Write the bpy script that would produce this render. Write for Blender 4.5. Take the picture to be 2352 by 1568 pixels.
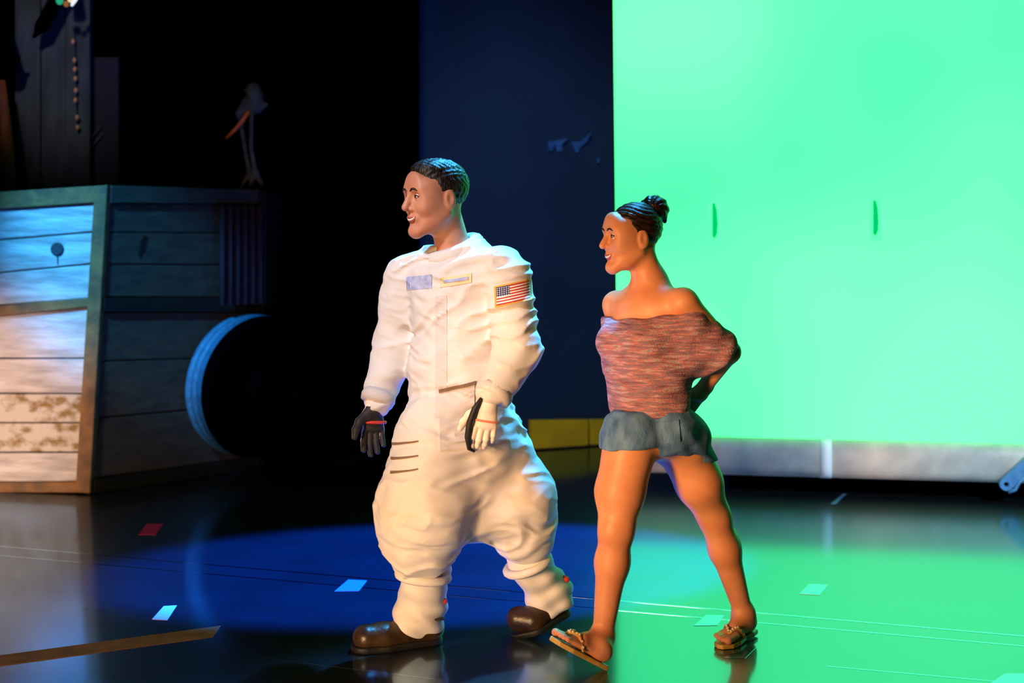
import bpy, bmesh, math, random
import numpy as np
from mathutils import Vector, Matrix

for o in list(bpy.data.objects):
    bpy.data.objects.remove(o)
sc = bpy.context.scene
COL = sc.collection
random.seed(7)

# ------------------------------------------------------------------ camera
FPX, CX, HZ, CAMH = 3300.0, 1176.0, 534.0, 1.5      # focal length in pixels, principal point, eye height
cam_d = bpy.data.cameras.new('camera')
cam = bpy.data.objects.new('camera', cam_d)
COL.objects.link(cam)
cam.location = (0, 0, CAMH)
cam.rotation_euler = (math.pi / 2, 0, 0)
cam_d.sensor_width = 36.0
cam_d.lens = FPX / 2352 * 36
cam_d.shift_y = (HZ - 784) / 2352
cam_d.clip_end = 60
cam_d.dof.use_dof = True
cam_d.dof.focus_distance = 5.3
cam_d.dof.aperture_fstop = 2.0
sc.camera = cam

# ------------------------------------------------------------------ world, exposure
w = bpy.data.worlds.new('dark_theatre')
sc.world = w
w.use_nodes = True
bg = w.node_tree.nodes['Background']
bg.inputs[0].default_value = (0.10, 0.16, 0.30, 1)
bg.inputs[1].default_value = 0.004
sc.view_settings.view_transform = 'Standard'
sc.view_settings.look = 'None'
sc.view_settings.exposure = 0.0
sc.view_settings.gamma = 1.0
sc.view_settings.use_curve_mapping = False
sc.cycles.use_denoising = True


# ------------------------------------------------------------------ stage lamps, with added fills
def spot(name, loc, aim, power, color, deg, blend=0.4, size=0.12):
    l = bpy.data.lights.new(name, 'SPOT')
    l.energy = power
    l.color = color
    l.spot_size = math.radians(deg)
    l.spot_blend = blend
    l.shadow_soft_size = size
    o = bpy.data.objects.new(name, l)
    COL.objects.link(o)
    o.location = loc
    d = Vector(aim) - Vector(loc)
    o.rotation_euler = d.to_track_quat('-Z', 'Y').to_euler()
    return o


spot('boom_light_amber', (-2.5, 1.3, 0.9), (-0.45, 5.25, 0.25), 540, (1.0, 0.56, 0.26), 62, 0.5, 0.25)
spot('shin_light_amber', (-2.2, 1.5, 0.5), (-0.20, 5.20, 0.22), 620, (1.0, 0.60, 0.30), 19, 1.0, 0.2)
spot('boom_light_orange', (-2.3, 1.0, 1.6), (0.50, 5.12, 0.85), 980, (1.0, 0.53, 0.21), 19, 0.8, 0.25)
spot('boom_light_white', (-2.6, 2.0, 4.6), (-0.34, 5.2, 1.22), 1050, (0.84, 0.86, 1.0), 14, 0.9, 0.2)
spot('rim_light_cyan', (1.1, 7.2, 5.8), (0.02, 5.2, 1.5), 6500, (0.06, 0.48, 1.0), 13, 0.8, 0.15)
spot('floor_special_blue', (5.1, 7.5, 4.7), (-0.16, 6.48, 0.0), 74000, (0.0, 0.11, 1.0), 16.2, 0.25, 0.08)
spot('crate_special_cyan', (-4.3, 3.2, 5.2), (-2.36, 8.3, 1.34), 6000, (0.055, 0.44, 1.0), 12.0, 0.75, 0.1)
spot('crate_boom_warm', (-5.0, 3.6, 0.7), (-3.05, 8.3, 0.40), 1700, (1.0, 0.66, 0.46), 20, 0.9, 0.2)
spot('tower_fill', (-3.2, 4.0, 5.4), (-2.75, 8.95, 2.62), 650, (0.8, 0.85, 1.0), 14, 0.9, 0.2)  # added fill lamp that brightens the grey tower
spot('figure_fill', (-2.2, 4.5, 5.2), (-1.68, 9.28, 2.15), 170, (0.9, 0.95, 1.0), 8, 0.9, 0.1)  # added fill lamp aimed at the bird figure to lift it
spot('wall_wash', (-0.6, 6.2, 5.2), (0.6, 10.0, 1.2), 380, (0.75, 0.8, 1.0), 36, 0.9, 0.3)
spot('bar_wash', (4.2, 3.4, 3.6), (2.05, 8.2, 0.22), 1450, (0.70, 0.90, 1.0), 30, 0.95, 0.3)


# ------------------------------------------------------------------ helpers: colours, materials
def lin(c):
    c = c / 255.0
    return c / 12.92 if c <= 0.04045 else ((c + 0.055) / 1.055) ** 2.4


def rgb(r, g, b):
    return (lin(r), lin(g), lin(b), 1.0)


MATS = {}


def mat(name, col, rough=0.6, col2=None, scale=8.0, bump=0.0, bscale=60.0, metallic=0.0, spec=0.5, stretch=(1, 1, 1),
        sss=0.0, ior=1.45, coat=0.0, detail=4.0, contrast=(0.35, 0.65), sheen=0.0):
    m = bpy.data.materials.new(name)
    m.use_nodes = True
    nt = m.node_tree
    p = nt.nodes['Principled BSDF']
    p.inputs['Base Color'].default_value = col
    p.inputs['Roughness'].default_value = rough
    p.inputs['Metallic'].default_value = metallic
    p.inputs['Specular IOR Level'].default_value = spec
    p.inputs['IOR'].default_value = ior
    if coat:
        p.inputs['Coat Weight'].default_value = coat
    if sheen:
        p.inputs['Sheen Weight'].default_value = sheen
    if sss:
        p.inputs['Subsurface Weight'].default_value = sss
        p.inputs['Subsurface Radius'].default_value = (0.012, 0.005, 0.003)
        p.inputs['Subsurface Scale'].default_value = 1.0
    if col2 is not None or bump:
        tc = nt.nodes.new('ShaderNodeTexCoord')
        mp = nt.nodes.new('ShaderNodeMapping')
        mp.inputs['Scale'].default_value = stretch
        nt.links.new(tc.outputs['Object'], mp.inputs['Vector'])
    if col2 is not None:
        n = nt.nodes.new('ShaderNodeTexNoise')
        n.inputs['Scale'].default_value = scale
        n.inputs['Detail'].default_value = detail
        nt.links.new(mp.outputs[0], n.inputs['Vector'])
        r = nt.nodes.new('ShaderNodeValToRGB')
        r.color_ramp.elements[0].position = contrast[0]
        r.color_ramp.elements[0].color = col
        r.color_ramp.elements[1].position = contrast[1]
        r.color_ramp.elements[1].color = col2
        nt.links.new(n.outputs['Fac'], r.inputs['Fac'])
        nt.links.new(r.outputs[0], p.inputs['Base Color'])
    if bump:
        n2 = nt.nodes.new('ShaderNodeTexNoise')
        n2.inputs['Scale'].default_value = bscale
        n2.inputs['Detail'].default_value = 3.0
        nt.links.new(mp.outputs[0], n2.inputs['Vector'])
        b = nt.nodes.new('ShaderNodeBump')
        b.inputs['Strength'].default_value = bump
        b.inputs['Distance'].default_value = 0.01
        nt.links.new(n2.outputs['Fac'], b.inputs['Height'])
        nt.links.new(b.outputs[0], p.inputs['Normal'])
    MATS[name] = m
    return m


def emit(name, col, strength):
    m = bpy.data.materials.new(name)
    m.use_nodes = True
    nt = m.node_tree
    nt.nodes.clear()
    e = nt.nodes.new('ShaderNodeEmission')
    e.inputs[0].default_value = col
    e.inputs[1].default_value = strength
    out = nt.nodes.new('ShaderNodeOutputMaterial')
    nt.links.new(e.outputs[0], out.inputs[0])
    return m


# ------------------------------------------------------------------ helpers: objects
def parent_origin(p):
    v = Vector((0, 0, 0))
    while p is not None:
        v += p.location
        p = p.parent
    return v


def obj(name, verts, faces, m, parent=None, smooth=False, bevel=0.0, origin=None):
    """One mesh object from world-space vertices."""
    off = parent_origin(parent)
    me = bpy.data.meshes.new(name)
    verts = np.asarray(verts, dtype=np.float64).reshape(-1, 3)
    loc = Vector((0, 0, 0))
    if origin is not None:
        loc = Vector(origin) - off
    v = verts - np.array(off + loc)
    me.from_pydata(v.tolist(), [], [list(map(int, f)) for f in faces])
    me.update()
    if smooth:
        me.polygons.foreach_set('use_smooth', [True] * len(me.polygons))
    if m is not None:
        me.materials.append(m)
    o = bpy.data.objects.new(name, me)
    o.location = loc
    COL.objects.link(o)
    if parent is not None:
        o.parent = parent
    if bevel:
        b = o.modifiers.new('bevel', 'BEVEL')
        b.width = bevel
        b.segments = 2
        b.limit_method = 'ANGLE'
    return o


def empty(name, loc):
    o = bpy.data.objects.new(name, None)
    o.location = loc
    COL.objects.link(o)
    return o


def tag(o, label=None, cat=None, group=None, kind=None):
    if label:
        o['label'] = label
    if cat:
        o['category'] = cat
    if group:
        o['group'] = group
    if kind:
        o['kind'] = kind
    return o


def W(px, py, depth):
    """The point at a given distance that the photograph shows at a pixel."""
    return np.array([(px - CX) * depth / FPX, depth, CAMH - (py - HZ) * depth / FPX])


def fl(px, py, z=0.0):
    """The point of the floor (or a level z) shown at a pixel."""
    d = FPX * (CAMH - z) / (py - HZ)
    return np.array([(px - CX) * d / FPX, d, z])


def on_plane(px, py, p0, n):
    r = np.array([(px - CX) / FPX, 1.0, -(py - HZ) / FPX])
    c = np.array([0, 0, CAMH])
    t = np.dot(np.asarray(p0) - c, n) / np.dot(r, n)
    return c + r * t


def unit(v):
    v = np.asarray(v, float)
    return v / np.linalg.norm(v)


def prism(front, back):
    n = len(front)
    v = list(front) + list(back)
    f = [list(range(n)), list(range(2 * n - 1, n - 1, -1))]
    for i in range(n):
        j = (i + 1) % n
        f.append([j, i, n + i, n + j])
    return v, f


def slab(name, pts, n, out, thick, m, parent=None, bevel=0.0):
    """A board: outline pts on a plane with normal n, its face proud by out."""
    n = np.asarray(n)
    fr = [np.asarray(p) + n * out for p in pts]
    bk = [np.asarray(p) + n * (out - thick) for p in pts]
    v, f = prism(fr, bk)
    return obj(name, v, f, m, parent, bevel=bevel)


def box(name, lo, hi, m, parent=None, bevel=0.0):
    x0, y0, z0 = lo
    x1, y1, z1 = hi
    v = [(x0, y0, z0), (x1, y0, z0), (x1, y1, z0), (x0, y1, z0), (x0, y0, z1), (x1, y0, z1), (x1, y1, z1), (x0, y1, z1)]
    f = [(3, 2, 1, 0), (4, 5, 6, 7), (0, 1, 5, 4), (1, 2, 6, 5), (2, 3, 7, 6), (3, 0, 4, 7)]
    return obj(name, v, f, m, parent, bevel=bevel)


def tube_geo(path, radii, seg=10, closed=False):
    path = [np.asarray(p, float) for p in path]
    n = len(path)
    if not hasattr(radii, '__len__'):
        radii = [radii] * n
    v, f = [], []
    up = np.array([0.13, 0.21, 0.97])
    for i in range(n):
        if closed:
            t = unit(path[(i + 1) % n] - path[i - 1])
        else:
            t = unit(path[min(i + 1, n - 1)] - path[max(i - 1, 0)])
        a = np.cross(t, up)
        if np.linalg.norm(a) < 0.05:
            a = np.cross(t, [1, 0, 0])
        a = unit(a)
        b = np.cross(t, a)
        for k in range(seg):
            q = 2 * math.pi * k / seg
            v.append(path[i] + radii[i] * (math.cos(q) * a + math.sin(q) * b))
    for i in range(n if closed else n - 1):
        for k in range(seg):
            k2 = (k + 1) % seg
            i2 = (i + 1) % n
            f.append([i * seg + k, i * seg + k2, i2 * seg + k2, i2 * seg + k])
    if not closed:
        f.append(list(range(seg - 1, -1, -1)))
        f.append([(n - 1) * seg + k for k in range(seg)])
    return v, f


def tube(name, path, radii, m, parent=None, seg=10, closed=False):
    v, f = tube_geo(path, radii, seg, closed)
    return obj(name, v, f, m, parent, smooth=True)


def lathe_geo(c, axis, prof, seg=48):
    """prof: list of (radius, along)."""
    axis = unit(axis)
    a = unit(np.cross(axis, [0, 0, 1]) if abs(axis[2]) < 0.9 else np.cross(axis, [1, 0, 0]))
    b = np.cross(axis, a)
    v, f = [], []
    for (r, h) in prof:
        for k in range(seg):
            q = 2 * math.pi * k / seg
            v.append(np.asarray(c) + axis * h + r * (math.cos(q) * a + math.sin(q) * b))
    for i in range(len(prof) - 1):
        for k in range(seg):
            k2 = (k + 1) % seg
            f.append([i * seg + k, i * seg + k2, (i + 1) * seg + k2, (i + 1) * seg + k])
    return v, f


def ball_geo(c, r, seg=12, rings=8, sq=(1, 1, 1)):
    v, f = [], []
    for i in range(rings + 1):
        th = math.pi * i / rings
        for k in range(seg):
            q = 2 * math.pi * k / seg
            v.append((c[0] + sq[0] * r * math.sin(th) * math.cos(q), c[1] + sq[1] * r * math.sin(th) * math.sin(q),
                      c[2] + sq[2] * r * math.cos(th)))
    for i in range(rings):
        for k in range(seg):
            k2 = (k + 1) % seg
            f.append([i * seg + k, (i + 1) * seg + k, (i + 1) * seg + k2, i * seg + k2])
    return v, f


def join(*geos):
    V, F = [], []
    for v, f in geos:
        o = len(V)
        V += list(v)
        F += [[i + o for i in q] for q in f]
    return V, F


# ------------------------------------------------------------------ helpers: smooth solids (signed distance -> mesh)
class Solid:
    def __init__(self):
        self.ops = []
        self.disp = []

    def cap(self, a, b, ra, rb, k=0.03, mode='u', clip=None):
        a, b = np.asarray(a, float), np.asarray(b, float)
        ab = b - a
        L2 = max(float(ab @ ab), 1e-9)

        def fn(x, y, z):
            t = np.clip(((x - a[0]) * ab[0] + (y - a[1]) * ab[1] + (z - a[2]) * ab[2]) / L2, 0, 1)
            dx, dy, dz = x - a[0] - t * ab[0], y - a[1] - t * ab[1], z - a[2] - t * ab[2]
            d = np.sqrt(dx * dx + dy * dy + dz * dz) - (ra + (rb - ra) * t)
            return self._clip(d, x, y, z, clip)
        r = max(ra, rb)
        self.ops.append((mode, fn, np.minimum(a, b) - r, np.maximum(a, b) + r, k))
        return self

    def ecap(self, a, b, ra, rb, u, k=0.03, mode='u', clip=None):
        """Tapered capsule with an elliptic section: ra/rb = (half width along u, half depth)."""
        a, b = np.asarray(a, float), np.asarray(b, float)
        ab = b - a
        L2 = max(float(ab @ ab), 1e-9)
        ax = unit(ab)
        u = unit(np.asarray(u, float) - ax * float(np.dot(u, ax)))
        v = np.cross(ax, u)

        def fn(x, y, z):
            qx, qy, qz = x - a[0], y - a[1], z - a[2]
            h = qx * ax[0] + qy * ax[1] + qz * ax[2]
            t = np.clip(h / math.sqrt(L2), 0, 1)
            e = h - t * math.sqrt(L2)
            pu = qx * u[0] + qy * u[1] + qz * u[2]
            pv = qx * v[0] + qy * v[1] + qz * v[2]
            ru = ra[0] + (rb[0] - ra[0]) * t
            rv = ra[1] + (rb[1] - ra[1]) * t
            rm = np.minimum(ru, rv)
            k0 = np.sqrt((pu / ru) ** 2 + (pv / rv) ** 2 + (e / rm) ** 2)
            k1 = np.sqrt((pu / ru ** 2) ** 2 + (pv / rv ** 2) ** 2 + (e / rm ** 2) ** 2) + 1e-9
            d = k0 * (k0 - 1) / k1
            return self._clip(d, x, y, z, clip)
        r = max(max(ra), max(rb))
        self.ops.append((mode, fn, np.minimum(a, b) - r, np.maximum(a, b) + r, k))
        return self

    def ell(self, c, r, R=None, k=0.03, mode='u', clip=None):
        c = np.asarray(c, float)
        R = np.eye(3) if R is None else np.asarray(R, float)      # rows: local axes

        def fn(x, y, z):
            qx, qy, qz = x - c[0], y - c[1], z - c[2]
            k0 = k1 = 0
            for i in range(3):
                p = qx * R[i][0] + qy * R[i][1] + qz * R[i][2]
                k0 = k0 + (p / r[i]) ** 2
                k1 = k1 + (p / r[i] ** 2) ** 2
            k0 = np.sqrt(k0)
            d = k0 * (k0 - 1) / (np.sqrt(k1) + 1e-9)
            return self._clip(d, x, y, z, clip)
        m = max(r)
        self.ops.append((mode, fn, c - m, c + m, k))
        return self

    def plane(self, p, n, k=0.004):
        """Keep only the side away from n."""
        p, n = np.asarray(p, float), unit(n)

        def fn(x, y, z):
            return (x - p[0]) * n[0] + (y - p[1]) * n[1] + (z - p[2]) * n[2]
        self.ops.append(('i', fn, None, None, k))
        return self

    @staticmethod
    def _clip(d, x, y, z, clip):
        if clip is None:
            return d
        for p, n in clip:
            d = np.maximum(d, (x - p[0]) * n[0] + (y - p[1]) * n[1] + (z - p[2]) * n[2])
        return d

    @staticmethod
    def _comb(F, d, k, mode):
        if mode == 'u':
            h = np.maximum(k - np.abs(F - d), 0) / k
            return np.minimum(F, d) - h * h * k * 0.25
        if mode == 's':
            d = -d
        h = np.maximum(k - np.abs(F - d), 0) / k
        return np.maximum(F, d) + h * h * k * 0.25

    def eval(self, x, y, z):
        F = np.full(np.broadcast(x, y, z).shape, 5.0)
        for mode, fn, lo, hi, k in self.ops:
            F = self._comb(F, fn(x, y, z), k, mode)
        for g in self.disp:
            F = F + g(x, y, z)
        return F

    def bounds(self, pad=0.02):
        lo = np.min([o[2] for o in self.ops if o[0] == 'u'], axis=0) - pad
        hi = np.max([o[3] for o in self.ops if o[0] == 'u'], axis=0) + pad
        return lo, hi

    def mesh(self, h=0.006, lo=None, hi=None):
        if lo is None:
            lo, hi = self.bounds(0.03)
        lo, hi = np.asarray(lo, float), np.asarray(hi, float)
        n = np.maximum(np.ceil((hi - lo) / h).astype(int) + 1, 3)
        xs, ys, zs = [lo[i] + h * np.arange(n[i]) for i in range(3)]
        F = np.full(tuple(n), 5.0)
        for mode, fn, plo, phi, k in self.ops:
            if plo is None:
                sl = (slice(None),) * 3
            else:
                m = k + 4 * h + 0.01
                i0 = np.clip(np.floor((plo - m - lo) / h).astype(int), 0, n)
                i1 = np.clip(np.ceil((phi + m - lo) / h).astype(int) + 1, 0, n)
                if np.any(i1 <= i0):
                    continue
                sl = tuple(slice(i0[i], i1[i]) for i in range(3))
            X = xs[sl[0]][:, None, None]
            Y = ys[sl[1]][None, :, None]
            Z = zs[sl[2]][None, None, :]
            F[sl] = self._comb(F[sl], fn(X, Y, Z), k, mode)
        for g in self.disp:
            ii = np.nonzero(np.abs(F) < 0.03)
            F[ii] += g(xs[ii[0]], ys[ii[1]], zs[ii[2]])
        return surface_nets(F, lo, h)


_RNG = np.random.RandomState(5).rand(64, 64, 64)


def vnoise(x, y, z):
    """Smooth lattice noise in 0..1."""
    x, y, z = [np.asarray(q, float) for q in (x, y, z)]
    xi, yi, zi = np.floor(x).astype(int), np.floor(y).astype(int), np.floor(z).astype(int)
    fx, fy, fz = [q * q * q * (q * (q * 6 - 15) + 10) for q in (x - xi, y - yi, z - zi)]
    o = 0.0
    for a in (0, 1):
        for b_ in (0, 1):
            for c in (0, 1):
                w_ = (fx if a else 1 - fx) * (fy if b_ else 1 - fy) * (fz if c else 1 - fz)
                o = o + w_ * _RNG[(xi + a) % 64, (yi + b_) % 64, (zi + c) % 64]
    return o


def surface_nets(F, lo, h):
    S = F < 0
    n = np.array(F.shape)
    c = [S[:-1, :-1, :-1], S[1:, :-1, :-1], S[:-1, 1:, :-1], S[1:, 1:, :-1],
         S[:-1, :-1, 1:], S[1:, :-1, 1:], S[:-1, 1:, 1:], S[1:, 1:, 1:]]
    cnt = sum(a.astype(np.int8) for a in c)
    act = (cnt > 0) & (cnt < 8)
    I = np.argwhere(act)
    idx = -np.ones(act.shape, dtype=np.int64)
    idx[act] = np.arange(len(I))
    corners = np.array([[0, 0, 0], [1, 0, 0], [0, 1, 0], [1, 1, 0], [0, 0, 1], [1, 0, 1], [0, 1, 1], [1, 1, 1]])
    vals = np.stack([F[I[:, 0] + q[0], I[:, 1] + q[1], I[:, 2] + q[2]] for q in corners], 1)
    acc = np.zeros((len(I), 3))
    num = np.zeros(len(I))
    for (a, b) in [(0, 1), (2, 3), (4, 5), (6, 7), (0, 2), (1, 3), (4, 6), (5, 7), (0, 4), (1, 5), (2, 6), (3, 7)]:
        fa, fb = vals[:, a], vals[:, b]
        x = (fa < 0) != (fb < 0)
        t = np.where(x, fa / np.where(x, fa - fb, 1), 0)
        p = corners[a][None] + t[:, None] * (corners[b] - corners[a])[None]
        acc += np.where(x[:, None], p, 0)
        num += x
    V = lo + h * (I + acc / np.maximum(num, 1)[:, None])
    faces = []
    for ax in range(3):
        o1, o2 = (ax + 1) % 3, (ax + 2) % 3
        sa = [slice(None)] * 3
        sb = [slice(None)] * 3
        sa[ax], sb[ax] = slice(0, -1), slice(1, None)
        A, B = S[tuple(sa)], S[tuple(sb)]
        E = np.argwhere(A != B)
        E = E[(E[:, o1] > 0) & (E[:, o2] > 0) & (E[:, o1] < n[o1] - 1) & (E[:, o2] < n[o2] - 1)]
        if not len(E):
            continue
        flip = A[tuple(E.T)]

        def g(d1, d2):
            q = E.copy()
            q[:, o1] -= d1
            q[:, o2] -= d2
            return idx[tuple(q.T)]
        q = np.stack([g(1, 1), g(0, 1), g(0, 0), g(1, 0)], 1)
        q[~flip] = q[~flip][:, ::-1]
        faces.append(q)
    Fc = np.concatenate(faces) if faces else np.zeros((0, 4), int)
    Fc = Fc[(Fc >= 0).all(1)]
    return V, Fc


def obj_solid(name, geos, m, parent=None):
    """geos: list of (verts, quads) arrays welded into one smooth mesh object."""
    V, Fc, o = [], [], 0
    for v, f in geos:
        V.append(v)
        Fc.append(f + o)
        o += len(v)
    return obj(name, np.concatenate(V), np.concatenate(Fc), m, parent, smooth=True)


def patch(name, solid, corners, depth, m, parent, nu=10, nv=6, proud=0.003, thick=0.008, uv=False, direction=(0, 1, 0)):
    """A cloth piece laid onto a solid: four corner points (TL, TR, BR, BL) pushed along a direction until they touch."""
    c = [np.asarray(p, float) for p in corners]
    d = unit(direction)
    P = []
    for j in range(nv + 1):
        for i in range(nu + 1):
            s, t = i / nu, j / nv
            P.append((c[0] * (1 - s) + c[1] * s) * (1 - t) + (c[3] * (1 - s) + c[2] * s) * t)
    P = np.array(P) - d * depth
    T = np.zeros(len(P))
    for _ in range(60):
        Q = P + d * T[:, None]
        f = solid.eval(Q[:, 0], Q[:, 1], Q[:, 2])
        T += np.clip(f, -0.05, 0.05) * 0.8
    T = np.clip(T, 0, depth * 2)
    med = np.median(T)
    T = np.clip(T, med - 0.09, med + 0.09)
    S = P + d * T[:, None]
    front, back = S - d * proud, S - d * (proud - thick)
    V = np.concatenate([front, back])
    n = len(P)
    F = []
    w_ = nu + 1
    for j in range(nv):
        for i in range(nu):
            a = j * w_ + i
            F.append([a, a + w_, a + w_ + 1, a + 1])
            F.append([n + a, n + a + 1, n + a + w_ + 1, n + a + w_])
    ring = [i for i in range(nu)] + [j * w_ + nu for j in range(nv)] + [nv * w_ + i for i in range(nu, 0, -1)] + \
           [j * w_ for j in range(nv, 0, -1)]
    for a, b in zip(ring, ring[1:] + ring[:1]):
        F.append([a, b, n + b, n + a])
    o = obj(name, V, F, m, parent, smooth=False)
    if uv:
        ul = o.data.uv_layers.new(name='UVMap')
        for l in o.data.loops:
            k = l.vertex_index % n
            ul.data[l.index].uv = ((k % w_) / nu, 1 - (k // w_) / nv)
    return o


# ------------------------------------------------------------------ materials
def glossy_floor(name, col, col2, rough, ior, scale=3.0):
    """A dull base under a glossy layer whose strength follows Fresnel."""
    m = mat(name, col, 0.4, col2, scale, 0.02, 9.0)
    nt = m.node_tree
    g = nt.nodes.new('ShaderNodeBsdfGlossy')
    g.inputs['Color'].default_value = (0.42, 0.66, 1.0, 1)
    g.inputs['Roughness'].default_value = rough
    fr = nt.nodes.new('ShaderNodeFresnel')
    fr.inputs['IOR'].default_value = ior
    mx = nt.nodes.new('ShaderNodeMixShader')
    nt.links.new(fr.outputs[0], mx.inputs[0])
    nt.links.new(nt.nodes['Principled BSDF'].outputs[0], mx.inputs[1])
    nt.links.new(g.outputs[0], mx.inputs[2])
    nt.links.new(mx.outputs[0], nt.nodes['Material Output'].inputs[0])
    return m


M_floor = glossy_floor('stage_floor_vinyl', rgb(15, 19, 26), rgb(22, 26, 33), 0.12, 5.2)
M_navy = mat('navy_flat_paint', (0.0010, 0.023, 0.070, 1), 0.9, (0.0016, 0.030, 0.086, 1), 2.0, 0.05, 40)
M_black = mat('black_velour', (0.0008, 0.0008, 0.001, 1), 1.0, bump=0.1, bscale=90, spec=0.0)
M_yellow = mat('yellow_paint', rgb(206, 190, 20), 0.6, rgb(180, 166, 18), 5, 0.1, 30)
M_silver = mat('silver_tube', rgb(196, 196, 192), 0.5, rgb(176, 174, 172), 9, 0.08, 60)
M_white_tape = mat('white_tape', rgb(225, 232, 240), 0.5)
M_steel_blue = mat('blue_steel', rgb(70, 130, 190), 0.4, rgb(90, 150, 205), 20, 0.05, 40)
M_skin_man = mat('skin_tan', rgb(196, 138, 108), 0.5, rgb(186, 122, 96), 14, 0.04, 220, sss=0.12)
M_skin_woman = mat('skin_golden', rgb(222, 152, 108), 0.48, rgb(210, 136, 94), 12, 0.04, 220, sss=0.12)
M_hair_black = mat('hair_black', (0.006, 0.004, 0.004, 1), 0.45, (0.02, 0.012, 0.009, 1), 90, 0.5, 120, stretch=(1, 1, 0.15))
M_hair_brown = mat('hair_dark_brown', (0.009, 0.005, 0.003, 1), 0.42, (0.03, 0.014, 0.008, 1), 90, 0.5, 120, stretch=(0.3, 1, 1))
M_suit = mat('white_suit_cloth', rgb(220, 215, 210), 0.8, rgb(210, 205, 200), 5, 0.12, 240)
M_suit_shade = mat('suit_flap_cloth', rgb(204, 198, 196), 0.8, bump=0.1, bscale=240)
M_strap_dark = mat('dark_webbing', rgb(70, 58, 50), 0.8, bump=0.2, bscale=300)
M_strap_tan = mat('tan_webbing', rgb(122, 98, 78), 0.8, bump=0.2, bscale=300)
M_glove = mat('glove_white', rgb(236, 222, 212), 0.65, bump=0.1, bscale=200)
M_glove_palm = mat('glove_black_palm', rgb(36, 32, 32), 0.6, bump=0.15, bscale=260)
M_red = mat('red_trim', rgb(205, 60, 45), 0.55)
M_red_pale = mat('pale_red_trim', rgb(226, 128, 104), 0.55)
M_boot_brown = mat('brown_leather', rgb(66, 46, 24), 0.38, rgb(38, 27, 16), 18, 0.15, 80)
M_boot_black = mat('black_rubber', rgb(18, 16, 16), 0.6, bump=0.1, bscale=80)
M_eye = mat('eye_white', rgb(225, 220, 214), 0.2)
M_iris = mat('iris_dark', rgb(30, 18, 12), 0.15)
M_lip_man = mat('lip_man', rgb(160, 84, 74), 0.45)
M_lip_woman = mat('lip_woman', rgb(176, 78, 74), 0.4)
M_teeth = mat('teeth', rgb(236, 232, 222), 0.3)
M_denim = mat('denim', rgb(64, 100, 148), 0.85, rgb(104, 142, 186), 30, 0.3, 240, stretch=(1, 1, 0.35))
M_sandal = mat('gold_sandal', rgb(206, 168, 84), 0.4, rgb(180, 138, 62), 30)
M_bead = mat('pale_bead', rgb(236, 218, 176), 0.25)


def knit_material():
    m = mat('melange_knit', rgb(150, 110, 110), 0.85, bump=0.35, bscale=160, stretch=(1, 1, 1))
    nt = m.node_tree
    p = nt.nodes['Principled BSDF']
    tc = nt.nodes.new('ShaderNodeTexCoord')
    mp = nt.nodes.new('ShaderNodeMapping')
    mp.inputs['Scale'].default_value = (7, 7, 60)
    mp.inputs['Rotation'].default_value = (0, 0.22, 0)
    n = nt.nodes.new('ShaderNodeTexNoise')
    n.inputs['Scale'].default_value = 1.6
    n.inputs['Detail'].default_value = 5
    n.inputs['Roughness'].default_value = 0.7
    r = nt.nodes.new('ShaderNodeValToRGB')
    cr = r.color_ramp
    cols = [(0.30, rgb(70, 68, 88)), (0.40, rgb(150, 82, 92)), (0.47, rgb(124, 120, 138)), (0.53, rgb(186, 98, 100)),
            (0.60, rgb(180, 166, 178)), (0.70, rgb(98, 78, 100))]
    cr.elements[0].position, cr.elements[0].color = cols[0]
    cr.elements[1].position, cr.elements[1].color = cols[-1]
    for pos, c in cols[1:-1]:
        e = cr.elements.new(pos)
        e.color = c
    nt.links.new(tc.outputs['Object'], mp.inputs['Vector'])
    nt.links.new(mp.outputs[0], n.inputs['Vector'])
    nt.links.new(n.outputs['Fac'], r.inputs['Fac'])
    nt.links.new(r.outputs[0], p.inputs['Base Color'])
    return m


M_knit = knit_material()


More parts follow.
